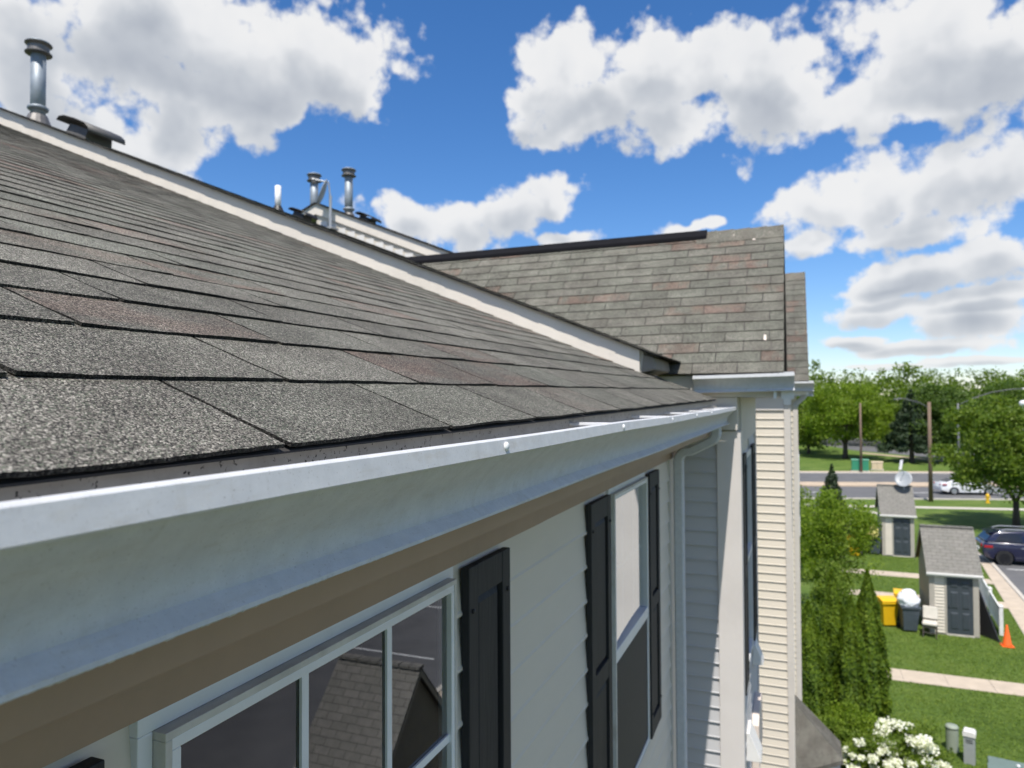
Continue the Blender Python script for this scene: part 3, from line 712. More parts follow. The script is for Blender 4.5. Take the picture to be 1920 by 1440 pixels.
# ------------------------------------------------------------------ second townhouse: rake, cross gable, bay
h2 = thing('townhouse', 'middle townhouse with shingled cross gable roof and short white gutter', 'house', (-0.6, 7.0, 0.0), 'row of townhouses')
LIFT2 = 0.135; ZE2 = 8.405 + LIFT2
def plane2(x): return ZE2 + PITCH1 * (EAVE_X - x)
RK = 4.25
# rake board, facing the camera, with the shingle edge overhanging it
m = MB(); x0, x1 = -0.86, -7.05
m.prism([(x0, plane2(x0) - 0.0085), (x1, plane2(x1) - 0.0085), (x1, plane2(x1) - 0.175), (x0, plane2(x0) - 0.172)], RK, RK + 0.025, 'y')
m.build('rake_board', 'fascia_cream', h2)
m = MB(); m.prism([(x0 + .02, plane2(x0) - 0.02), (x1, plane2(x1) - 0.02), (x1, plane2(x1) - 0.175), (x0, plane2(x0) - 0.172)], RK + .026, RK + .6, 'y'); m.build('rake_soffit', 'trim', h2)
m = MB()
m.prism([(-0.74, plane2(-0.74)), (x1, plane2(x1)), (x1, plane2(x1) - 0.008), (-0.74, plane2(-0.74) - 0.008)], RK - 0.034, 9.35, 'y')
m.add([(x1, RK - .026, plane2(x1)), (x1, 9.35, plane2(x1)), (-13.6, 9.35, 8.5), (-13.6, RK - .026, 8.5)], [(0, 1, 2, 3)])
roof2 = m.build('roof', 'deck', h2)
# ragged shingle ends along the rake
def fr2(u, v, h): return Vector((EAVE_X - CO * v + SI * h, u, ZE2 + SI * v + CO * h))
far = MB(); far.tint = []
for i in range(2, 50):
    for k in range(15):
        u0 = RK - 0.038 + k * 0.343 + (0.17 if i % 2 else 0) - (0.17 if i % 2 and k == 0 else 0) + random.uniform(-.004, .004); u1 = u0 + (0.343 if k or i % 2 == 0 else 0.17) - 0.005
        if u0 > 9.3: break
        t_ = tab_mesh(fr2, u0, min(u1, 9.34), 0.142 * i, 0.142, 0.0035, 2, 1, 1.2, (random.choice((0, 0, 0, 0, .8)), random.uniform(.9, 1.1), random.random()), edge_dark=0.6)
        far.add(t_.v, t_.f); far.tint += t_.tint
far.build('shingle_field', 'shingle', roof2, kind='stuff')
# little boxed return at the foot of the rake
m = MB(); m.prism([(-0.862, plane2(-0.862) - 0.022), (-0.775, plane2(-0.775) - 0.022), (-0.765, plane2(-0.775) - 0.095), (-0.862, plane2(-0.862) - 0.150)], RK + 0.03, RK + 0.56, 'y'); m.build('rake_return', 'flashing_grey', h2, bevel=0.012)
# cross gable
BG_Y, BG_Z = 4.775, 8.572; RG_Y, RG_Z = 5.92, 9.745; BX1 = -0.052
sl = Vector((0, RG_Y - BG_Y, RG_Z - BG_Z)); SLN = sl.length; slu = sl.normalized(); sln = Vector((0, -slu.z, slu.y))
frg = roof_frame((BX1, BG_Y, BG_Z - 0.008), (-1, 0, 0), slu, sln)
m = MB(); LX = 3.7
m.add([frg(0.03, 0.01, 0), frg(LX, 0.01, 0), frg(LX, SLN, 0), frg(0.03, SLN, 0), frg(0.03, 0.01, -.010), frg(LX, 0.01, -.010), frg(LX, SLN, -.010), frg(0.03, SLN, -.010)], [(3, 2, 1, 0), (4, 5, 6, 7), (0, 1, 5, 4), (3, 0, 4, 7), (2, 3, 7, 6)])
m.add([(BX1, RG_Y, RG_Z - .008), (BX1 - LX, RG_Y, RG_Z - .008), (BX1 - LX, 2 * RG_Y - BG_Y, BG_Z - .01), (BX1, 2 * RG_Y - BG_Y, BG_Z - .01)], [(0, 1, 2, 3)])
groof = m.build('gable_roof', 'deck', h2)
NR = 16; e = SLN / NR; TWB = 0.285
for i in range(NR):
    off = -TWB * (0.5 if i % 2 else 0.0) - random.choice((0, 0.03, 0.05)); k = 0; redrun = 0
    while True:
        u0 = off + k * TWB; u1 = u0 + TWB; k += 1
        if u1 < 0.02: continue
        c = frg((u0 + u1) / 2, (i + .5) * e, 0)
        if u0 > LX - .1: break
        cr = frg(max(u0, 0), (i + 1) * e, 0)
        if cr.z < plane2(cr.x) - 0.02: break
        if redrun > 0: redrun -= 1; red = random.uniform(0.75, 1.0)
        elif random.random() < 0.13: red = random.uniform(0.75, 1.0); redrun = random.choice((0, 1, 1))
        else: red = 0.0
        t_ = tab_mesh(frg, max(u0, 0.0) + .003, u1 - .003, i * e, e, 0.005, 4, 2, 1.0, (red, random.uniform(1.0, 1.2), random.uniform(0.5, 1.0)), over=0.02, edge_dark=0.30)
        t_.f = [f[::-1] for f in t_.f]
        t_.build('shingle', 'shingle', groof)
# ridge: cap shingles near the front, black ridge vent behind
for k in range(5):
    x = BX1 - 0.002 - k * 0.125
    t_ = MB(); a = [(x, RG_Y - .10, RG_Z - .10 * 1.02 + .012), (x, RG_Y, RG_Z + .022), (x, RG_Y + .10, RG_Z - .09), (x - .16, RG_Y - .10, RG_Z - .10 * 1.02 + .004), (x - .16, RG_Y, RG_Z + .014), (x - .16, RG_Y + .10, RG_Z - .098)]
    a += [(p[0], p[1], p[2] - .006) for p in a]
    t_.add(a, [(0, 1, 4, 3), (1, 2, 5, 4), (6, 9, 10, 7), (7, 10, 11, 8), (0, 6, 7, 1), (1, 7, 8, 2), (0, 3, 9, 6), (2, 8, 11, 5)])
    t_.tint = [(0.2, 1.1, 0.8, 1)] * len(t_.v); t_.build('ridge_cap', 'shingle', groof)
m = MB(); m.prism([(RG_Y - .066, RG_Z - .052), (RG_Y - .064, RG_Z - .026), (RG_Y, RG_Z + .034), (RG_Y + .064, RG_Z - .026), (RG_Y + .066, RG_Z - .052), (RG_Y, RG_Z + .012)], -0.635, -3.42, 'x')
m.build('ridge_vent', 'ridge_black', h2)
# droppings and patches of old sealant on the gable roof
for (u, v) in ((0.12, 0.33), (0.22, 1.50), (0.38, 1.58), (0.50, 1.60), (0.06, 1.60), (0.10, 1.585)):
    p = frg(u, v, 0.0125); w_, l_ = (0.008, 0.030) if v < 1 else (0.010, 0.009)
    MB().add([frg(u - w_, v - l_, .014), frg(u + w_, v - l_ * .8, .014), frg(u + w_ * .8, v + l_, .014), frg(u - w_ * .9, v + l_ * .9, .014)], [(0, 1, 2, 3)]).build('sealant_patch', 'utility_cream', groof)
# gable eave gutter, fascia, soffit (faces -Y)
bz = 8.562; by = 4.827
m = MB().strip([(by - o, bz + z) for o, z in K_PROF], -0.605, 0.004, 'x', 6); m.v = [(x, y, z + 0.018 * (x - 0.0)) for x, y, z in m.v]
g2 = m.build('gutter', 'gutter', h2, smooth=True, solid=0.0014); md = g2.modifiers.new('edge', 'EDGE_SPLIT'); md.split_angle = R(38)
for x in (-0.607, 0.0045):
    m = MB(); m.prism([(by - o, bz + z + .018 * x) for o, z in K_PROF[1:19]] + [(by, bz)], x, x + .002, 'x'); m.build('end_cap', 'gutter', g2)
m = MB().strip([(by - .003, bz + .005), (by - .003, bz - .107), (by - .07, bz - .107)], -0.60, 0.0, 'x'); m.v = [(x, y, z + 0.018 * x) for x, y, z in m.v]; m.build('gutter_lining', 'gutter_inside', g2)
B(-0.9, -0.055, by + .001, by + .022, 8.415, 8.556).build('fascia', 'trim', h2)
B(-0.34, -0.056, by + .0225, 7.05, 8.418, 8.430).build('soffit', 'trim', h2)
B(-0.72, -0.344, by + .0225, 4.97, 8.20, 8.412).build('frieze', 'trim', h2)
# front rake boards of the gable
for s_ in (1, -1):
    ye = RG_Y - s_ * (RG_Y - BG_Y)
    m = MB(); q = 0.14; m.prism([(ye, BG_Z - .028), (RG_Y, RG_Z - .03), (RG_Y, RG_Z - .03 - q * 1.4), (ye, BG_Z - .028 - q)], -0.100, -0.118, 'x'); m.build('rake_board', 'vinyl_white', h2)
B(-0.074, 0.002, by - .02, by + .16, 8.40, 8.50).build('rake_return', 'vinyl_white', h2)
# return wall, corner board, front
FX = -0.342; YE2 = 6.95
bayw = B(-0.9, FX - 0.014, Y1 + 0.001, YE2, 0, 8.414).build('wall', 'siding', h2)
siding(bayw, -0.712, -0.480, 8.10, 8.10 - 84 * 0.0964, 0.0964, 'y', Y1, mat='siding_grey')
B(-0.479, FX + 0.016, Y1 - 0.022, Y1, 0, 8.19).build('corner_board', 'trim_pale', h2, bevel=0.002)
B(FX - 0.013, FX + 0.016, Y1 + 0.001, Y1 + 0.10, 0, 8.19).build('corner_board', 'trim_pale', h2)
B(-0.712, -0.480, Y1 - 0.020, Y1, 8.101, 8.199).build('frieze', 'trim', h2)
opb = [(5.36, 6.14, 6.42, 8.00)]
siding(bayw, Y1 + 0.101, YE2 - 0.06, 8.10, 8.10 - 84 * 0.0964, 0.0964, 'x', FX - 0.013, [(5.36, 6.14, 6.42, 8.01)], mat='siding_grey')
B(FX - 0.013, FX + 0.014, Y1 + .101, YE2, 8.101, 8.412).build('frieze', 'trim', h2)
B(FX - 0.013, FX + 0.014, YE2 - 0.059, YE2, 0, 8.10).build('corner_board', 'trim_pale', h2)
wb = MB(); 
for a in ((5.36, 6.14, 7.96, 8.00), (5.36, 6.14, 6.42, 6.46), (5.36, 5.40, 6.46, 7.96), (6.10, 6.14, 6.46, 7.96), (5.40, 6.10, 7.19, 7.23)): wb.box(FX - .02, FX + .012, *a)
wb_o = wb.build('window', 'vinyl_white', h2)
B(FX - .010, FX - .004, 5.40, 6.10, 7.23, 7.96).build('pane', 'glass', wb_o); B(FX - .012, FX - .006, 5.40, 6.10, 6.46, 7.19).build('pane', 'glass', wb_o)
B(FX - .0135, FX - .0125, 5.40, 6.10, 6.46, 7.96).build('blind', 'room_dark', wb_o)
shutter_x(h2, FX + .002, 5.02, 5.33, 6.42, 8.02, 7.2); shutter_x(h2, FX + .002, 6.17, 6.50, 6.42, 8.02, 7.2)
# recessed front between the bay and the next house
B(-0.9, WX, YE2 + .001, 9.0, 0, 8.3).build('wall', 'siding', h2)
# gable triangle
MB().prism([(Y1 + .05, 8.415), (2 * RG_Y - Y1 - .05, 8.415), (RG_Y, RG_Z - .10)], -0.36, -0.9, 'x').build('gable_wall', 'siding', h2)
# hooded vents and a cream cover on the bay front
def hood(house, X, y, z, s=1.0, mat='hood_white'):
    m = MB(); w = 0.10 * s; d = 0.085 * s; hh = 0.17 * s
    vs = [(X, y - w, z), (X, y + w, z), (X, y + w, z + hh), (X, y - w, z + hh), (X + d, y - w * .9, z), (X + d, y + w * .9, z), (X + d * .95, y + w * .9, z + .025), (X + d * .95, y - w * .9, z + .025), (X + .02, y + w, z + hh), (X + .02, y - w, z + hh)]
    m.add(vs, [(0, 1, 5, 4), (4, 5, 6, 7), (7, 6, 8, 9), (9, 8, 2, 3), (0, 4, 7, 9, 3), (1, 2, 8, 6, 5)])
    return m.build('vent_hood', mat, house, bevel=0.004)
hood(h2, FX + .002, 6.28, 6.22, 0.95); hood(h2, FX + .002, 5.40, 5.86, 1.15)
m = MB().prism([(5.93, 5.50), (6.55, 5.50), (6.55, 5.84), (6.45, 5.90), (6.03, 5.90), (5.93, 5.84)], FX + .001, FX + .055, 'x'); m.build('meter_cover', 'utility_cream', h2, bevel=0.006)
# roof furniture standing on the second roof
def pipe_vent(house, x, y, z0, hgt, r):
    m = MB().lathe([(r, 0), (r, hgt)], (x, y, z0), 20); p = m.build('vent_pipe', 'galvanised', house, smooth=True)
    MB().lathe([(r * 1.02, 0), (r * 1.38, 0.012), (r * 1.42, .035), (r * 1.02, .05)], (x, y, z0 + hgt * .17), 20).build('storm_collar', 'galvanised', p, smooth=True)
    zt = z0 + hgt
    MB().lathe([(r * 1.0, -.055), (r * 1.78, -.045), (r * 1.80, -.036), (r * 1.45, -.022), (r * 1.42, .028), (r * 1.50, .034), (r * 1.80, .048), (r * 1.82, .056)], (x, y, zt), 24).build('cap', 'vent_cap_metal', p, smooth=False)
    MB().lathe([(r * 1.80, .057), (r * 1.55, .074), (r * .9, .088), (.005, .093)], (x, y, zt), 24).build('cap_lid', 'galvanised', p, smooth=True)
    MB().lathe([(r * 1.9, -.06), (r * 1.25, .05)], (x, y, z0 + .03), 16).build('flashing', 'vent_cap_metal', p)
    return p
def box_vent(house, x, y, s=1.0, pl=plane2, mat='box_vent'):
    """slant-back roof vent lying on the slope"""
    sl_ = math.atan(PITCH1); c, n_ = math.cos(sl_), math.sin(sl_); z0 = pl(x)
    def P(u, v, h): return (x - c * v + n_ * h, y + u, z0 + n_ * v + c * h)
    m = MB(); w = .145 * s
    m.add([P(-w, -.15 * s, -.02), P(w, -.15 * s, -.02), P(w, .15 * s, -.02), P(-w, .15 * s, -.02), P(-w * .9, -.13 * s, .10 * s), P(w * .9, -.13 * s, .10 * s), P(w * .9, .13 * s, .10 * s), P(-w * .9, .13 * s, .10 * s)],
          [(0, 1, 5, 4), (1, 2, 6, 5), (2, 3, 7, 6), (3, 0, 4, 7), (4, 5, 6, 7)])
    b = m.build('roof_vent', mat, house)
    m = MB(); W = .20 * s; prof = [(-.235, .085), (-.215, .125), (-.15, .148), (.0, .156), (.15, .148), (.215, .125), (.235, .085)]
    vs = []
    for u in (-W, W):
        for v, h_ in prof: vs.append(P(u, v * s, h_ * s))
    k = len(prof); fs = [(i, i + 1, i + 1 + k, i + k) for i in range(k - 1)]
    m.add(vs, fs); m.build('vent_lid', mat, b, smooth=True, solid=0.008)
    return b
pipe_vent(h2, -6.93, 4.75, plane2(-6.93) - .02, 0.74, 0.066)
box_vent(h2, -6.28, 4.80, 0.98)
o = MB().lathe([(0.042, 0), (0.042, .36), (.035, .36), (.035, .30)], (-6.70, 8.0, plane2(-6.70) - .02), 16).build('vent_pipe', 'pvc', h2, smooth=True)
MB().lathe([(.10, -.05), (.046, .06)], (-6.70, 8.0, plane2(-6.70)), 16).build('flashing', 'black_plastic', o)
box_vent(h2, -6.78, 8.62, 0.72, mat='black_plastic')

# ------------------------------------------------------------------ third townhouse
h3 = thing('townhouse', 'townhouse with sunlit cream siding and box bay, beyond the cross gable', 'house', (-0.5, 11.5, 0.0), 'row of townhouses')
ZE3 = ZE2 + 0.31
def plane3(x): return ZE3 + 0.412 * (EAVE_X - x)
RK3 = 9.30; x0, x1 = -0.7, -7.05
m = MB(); m.prism([(x0, plane3(x0) - .02), (x1, plane3(x1) - .02), (x1, plane3(x1) - .185), (x0, plane3(x0) - .185)], RK3, RK3 + .03, 'y')
m.prism([(x1, plane3(x1) - .02), (-13.4, 9.0 - .02), (-13.4, 9.0 - .185), (x1, plane3(x1) - .185)], RK3, RK3 + .03, 'y'); m.build('rake_board', 'fascia_cream', h3)
m = MB(); m.prism([(x0, plane3(x0)), (x1, plane3(x1)), (x1, plane3(x1) - .018), (x0, plane3(x0) - .018)], RK3 - .03, 14.2, 'y')
m.prism([(x1, plane3(x1)), (-13.4, 9.0), (-13.4, 8.98), (x1, plane3(x1) - .018)], RK3 - .03, 14.2, 'y')
r3 = m.build('roof', 'deck', h3)
def fr3(u, v, h): return Vector((EAVE_X - v * .9246 + .381 * h, u, ZE3 + v * .381 + .9246 * h))
far = MB(); far.tint = []
for i in range(2, 50):
    for k in range(15):
        u0 = RK3 - .035 + k * .343 - (.17 if i % 2 else 0); u1 = u0 + .338
        if u1 < RK3 or u0 > 14.1: continue
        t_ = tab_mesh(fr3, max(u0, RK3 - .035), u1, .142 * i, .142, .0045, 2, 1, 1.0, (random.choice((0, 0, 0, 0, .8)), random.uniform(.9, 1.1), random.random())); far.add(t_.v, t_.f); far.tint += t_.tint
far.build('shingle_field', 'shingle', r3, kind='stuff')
m = MB(); m.prism([(x0, plane3(x0) - .19), (x1, plane3(x1) - .19), (x1, plane3(x1) - .9), (x0, plane3(x0) - .9)], RK3 + .034, RK3 + .4, 'y'); gw = m.build('gable_wall', 'siding', h3)
for k in range(26):   # step flashing up the party wall
    x = -2.6 - k * 0.172; z = plane2(x)
    B(x - 0.085, x + 0.060, RK3 + .022, RK3 + .033, z - 0.03, z + 0.085).build('step_flashing', 'hood_white', gw)
pipe_vent(h3, -7.30, 9.60, plane3(-7.05) - .16, 0.66, 0.066)
pipe_vent(h3, -6.73, 9.75, plane3(-6.73) - .05, 0.74, 0.066)
box_vent(h3, -6.36, 9.72, 0.72, plane3, 'black_plastic')
# side wall in the sun
W3 = 9.0; CX3 = -0.041
w3 = B(-0.9, CX3 - .014, W3 + .001, 11.8, 0, 8.46).build('wall', 'siding', h3)
siding(w3, -0.72, -0.112, 8.265, 8.265 - 81 * 0.1015, 0.1015, 'y', W3)
B(-0.111, CX3 + .004, W3 - .022, W3, 0, 8.33).build('corner_board', 'trim', h3, bevel=.002)
B(CX3 - .013, CX3 + .004, W3 + .001, W3 + .11, 0, 8.33).build('corner_board', 'trim', h3)
B(-0.72, -0.112, W3 - .024, W3, 8.266, 8.415).build('frieze', 'trim_pale', h3)
B(-0.111, CX3 + .012, W3 - .030, W3 + .001, 8.331, 8.415).build('frieze', 'vinyl_white', h3)
siding(w3, W3 + .111, 11.78, 8.33, 8.33 - 82 * 0.1015, 0.1015, 'x', CX3 - .013)
E3Y, E3Z, G3Y, G3Z, GX3 = 8.90, 8.612, 10.38, 10.10, 0.168
sl = Vector((0, G3Y - E3Y, G3Z - E3Z)); S3 = sl.length; slu3 = sl.normalized(); sln3 = Vector((0, -slu3.z, slu3.y))
frg3 = roof_frame((GX3, E3Y, E3Z - .008), (-1, 0, 0), slu3, sln3)
m = MB(); LX = 4.2
m.add([frg3(0.01, 0.01, 0), frg3(LX, 0.01, 0), frg3(LX, S3, 0), frg3(0.01, S3, 0), frg3(0.01, 0.01, -.018), frg3(LX, 0.01, -.018), frg3(LX, S3, -.018), frg3(0.01, S3, -.018)], [(3, 2, 1, 0), (4, 5, 6, 7), (0, 1, 5, 4), (3, 0, 4, 7), (2, 3, 7, 6)])
m.add([(GX3, G3Y, G3Z - .008), (GX3 - LX, G3Y, G3Z - .008), (GX3 - LX, 2 * G3Y - E3Y, E3Z - .01), (GX3, 2 * G3Y - E3Y, E3Z - .01)], [(0, 1, 2, 3)])
gr3 = m.build('gable_roof', 'deck', h3)
e = S3 / 18; fld = MB(); fld.tint = []
for i in range(18):
    for k in range(15):
        u0 = k * .3 - (.15 if i % 2 else 0) ; u1 = u0 + .294
        if u1 < .02 or u0 > LX - .3: continue
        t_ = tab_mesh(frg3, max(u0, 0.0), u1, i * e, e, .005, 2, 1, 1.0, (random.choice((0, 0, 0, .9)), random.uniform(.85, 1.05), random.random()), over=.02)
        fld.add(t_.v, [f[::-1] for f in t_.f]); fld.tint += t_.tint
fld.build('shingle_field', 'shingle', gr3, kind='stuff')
for k in range(14):
    x = GX3 - .002 - k * .135
    t_ = MB(); a = [(x, G3Y - .11, G3Z - .10), (x, G3Y, G3Z + .022), (x, G3Y + .11, G3Z - .10), (x - .16, G3Y - .11, G3Z - .108), (x - .16, G3Y, G3Z + .014), (x - .16, G3Y + .11, G3Z - .108)]
    t_.add(a, [(0, 1, 4, 3), (1, 2, 5, 4)]); t_.tint = [(.3, 1.1, .8, 1)] * 6; t_.build('ridge_cap', 'shingle', gr3, solid=.006)
by3 = 8.955; bz3 = 8.60
m = MB().strip([(by3 - o, bz3 + z) for o, z in K_PROF], -0.75, 0.215, 'x', 3); g3 = m.build('gutter', 'gutter', h3, smooth=True, solid=.0014); md = g3.modifiers.new('edge', 'EDGE_SPLIT'); md.split_angle = R(38)
m = MB(); m.prism([(by3 - o, bz3 + z) for o, z in K_PROF[1:19]] + [(by3, bz3)], .216, .218, 'x'); m.build('end_cap', 'gutter', g3)
B(-0.8, 0.15, by3 + .001, by3 + .02, 8.45, 8.59).build('fascia', 'vinyl_white', h3)
B(-0.8, 0.155, by3 + .021, 11.8, 8.462, 8.475).build('soffit', 'trim', h3)
for s_ in (1, -1):
    ye = G3Y - s_ * (G3Y - E3Y)
    MB().prism([(ye, E3Z - .028), (G3Y, G3Z - .03), (G3Y, G3Z - .22), (ye, E3Z - .165)], .160, .142, 'x').build('rake_board', 'vinyl_white', h3)
MB().prism([(W3 + .05, 8.476), (2 * G3Y - W3 - .05, 8.476), (G3Y, G3Z - .1)], -.06, -.9, 'x').build('gable_wall', 'siding', h3)
# white elbow of a downspout at the corner
pts = [(0.125, 8.49), (0.125, 8.46)] + arc((0.065, 8.46), .06, 0, -50) + arc((0.068, 8.315), .05, 120, 180, 3)
rect_sweep(pts, .036, .028, 9.15).build('downspout', 'gutter', h3)
# box bay with a little hipped roof on the front
MB().prism([(CX3, 9.18), (0.41, 9.63), (0.41, 10.08), (CX3, 10.53)], 0.0, 3.90, 'z').build('box_bay', 'siding', h3)
a = [(CX3, 9.08, 4.0), (0.50, 9.60, 4.0), (0.50, 10.11, 4.0), (CX3, 10.63, 4.0), (CX3, 9.72, 4.56), (CX3, 10.02, 4.56)]
m = MB().add(a + [(p[0], p[1], p[2] - .05) for p in a[:4]], [(0, 1, 4), (1, 2, 5, 4), (2, 3, 5), (6, 7, 1, 0), (7, 8, 2, 1), (8, 9, 3, 2), (9, 8, 7, 6)])
m.tint = [(0.10, 0.92, 0.3, 1)] * len(m.v); bb = m.build('box_bay_roof', 'shingle', h3)
MB().prism([(CX3, 9.12), (0.47, 9.615), (0.47, 10.095), (CX3, 10.59)], 3.86, 3.949, 'z').build('fascia', 'trim', h3)

# ------------------------------------------------------------------ farther townhouses
def far_house(y, cx, label, n_board):
    hh = thing('townhouse', label, 'house', (cx - .5, y + 2.4, 0), 'row of townhouses')
    w = B(cx - .9, cx - .014, y + .001, y + 4.6, 0, 8.45).build('wall', 'siding', hh)
    siding(w, cx - .7, cx - .08, 8.3, 8.3 - n_board * .1015, .1015, 'y', y)
    B(cx - .079, cx + .004, y - .022, y, 0, 8.35).build('corner_board', 'trim', hh)
    m = MB(); m.prism([(y - .12, 8.56), (y + 1.4, 10.1), (y + 1.4, 10.08), (y - .12, 8.54)], cx + .16, cx - 5, 'x'); m.prism([(y + 1.4, 10.1), (y + 3.0, 8.56), (y + 3.0, 8.54), (y + 1.4, 10.08)], cx + .16, cx - 5, 'x')
    m.tint = [(0, 1, .5, 1)] * len(m.v); m.build('roof', 'shingle', hh)
    MB().strip([(y - .06 - o, 8.56 + z) for o, z in K_PROF], cx - .8, cx + .26, 'x', 2).build('gutter', 'gutter', hh, solid=.0014)
    MB().prism([(y + .05, 8.46), (y + 2.75, 8.46), (y + 1.4, 9.95)], cx - .05, cx - .9, 'x').build('gable_wall', 'siding', hh)
    for yy in (1.0, 2.6):
        B(cx - .02, cx + .02, y + yy, y + yy + .8, 5.8, 7.3).build('window', 'vinyl_white', hh)
        B(cx - .012, cx + .024, y + yy + .06, y + yy + .74, 5.86, 7.24).build('pane', 'car_glass', hh)
    return hh
far_house(13.6, 0.062, 'farther townhouse, thin sunlit cream strip behind the corner board', 80)

# ------------------------------------------------------------------ curtains behind the near window
def curtain(y0, y1, label):
    n = 48; m = MB(); vs = []
    for z in (6.6, 8.0):
        for i in range(n + 1):
            y = y0 + (y1 - y0) * i / n; vs.append((WX - .24 + .022 * math.sin(i * 1.15) + .006 * math.sin(i * .37), y, z))
    m.add(vs, [(i, i + 1, i + n + 2, i + n + 1) for i in range(n)])
    tag(m.build('curtain', 'curtain_grey', None, smooth=True, solid=.002), label, 'curtain', 'curtains inside the near window')
curtain(0.66, 0.83, 'pale curtain at the left edge of the near window glass')
curtain(1.20, 1.40, 'pale curtain at the right edge of the near window glass')

# ------------------------------------------------------------------ satellite dishes
def dish(loc, label, face, r=0.38, mast=0.55, wall_arm=None):
    root = thing('satellite_dish', label, 'satellite dish', loc, 'satellite dishes')
    f = Vector(face).normalized(); a = f.cross(Vector((0, 0, 1))).normalized(); b = a.cross(f) * -1
    c = Vector((0, 0, mast)) + f * 0.10; n = 24; vs = []; fs = []
    for j in range(6):
        rr = r * j / 5
        for k in range(n):
            t = 2 * math.pi * k / n; p = c + (a * math.cos(t) * rr + b * math.sin(t) * rr * 1.08) + f * (0.16 * (rr / r) ** 2 * r); vs.append(p)
    for j in range(5):
        for k in range(n): fs.append((j * n + k, j * n + (k + 1) % n, (j + 1) * n + (k + 1) % n, (j + 1) * n + k))
    m = MB().add(vs, fs); m.build('reflector', 'dish_grey', root, smooth=True, solid=.008, local=True)
    m = MB().tube([(0, 0, 0), (0, 0, mast * .7), tuple(Vector((0, 0, mast)))], .022, 8); m.build('mast', 'lamp_grey', root, local=True)
    foot = c - b * r * .95; tip = foot + f * r * 1.25 + b * r * .25
    m = MB().tube([Vector((0, 0, mast * .9)), foot, tip], .014, 8); m.build('feed_arm', 'lamp_grey', root, local=True)
    m = MB().tube([tip - f * .03, tip + b * .05 - f * .06], .035, 8); m.build('receiver', 'box_vent', root, local=True)
    m = MB().box(-.09, .09, -.09, .09, -.01, .02); m.build('foot_plate', 'lamp_grey', root, local=True)
    return root
dish((-6.66, 9.16, plane2(-6.66)), 'satellite dish seen edge-on by the far roof pipes', (-0.78, -0.50, 0.34), .20, .52)

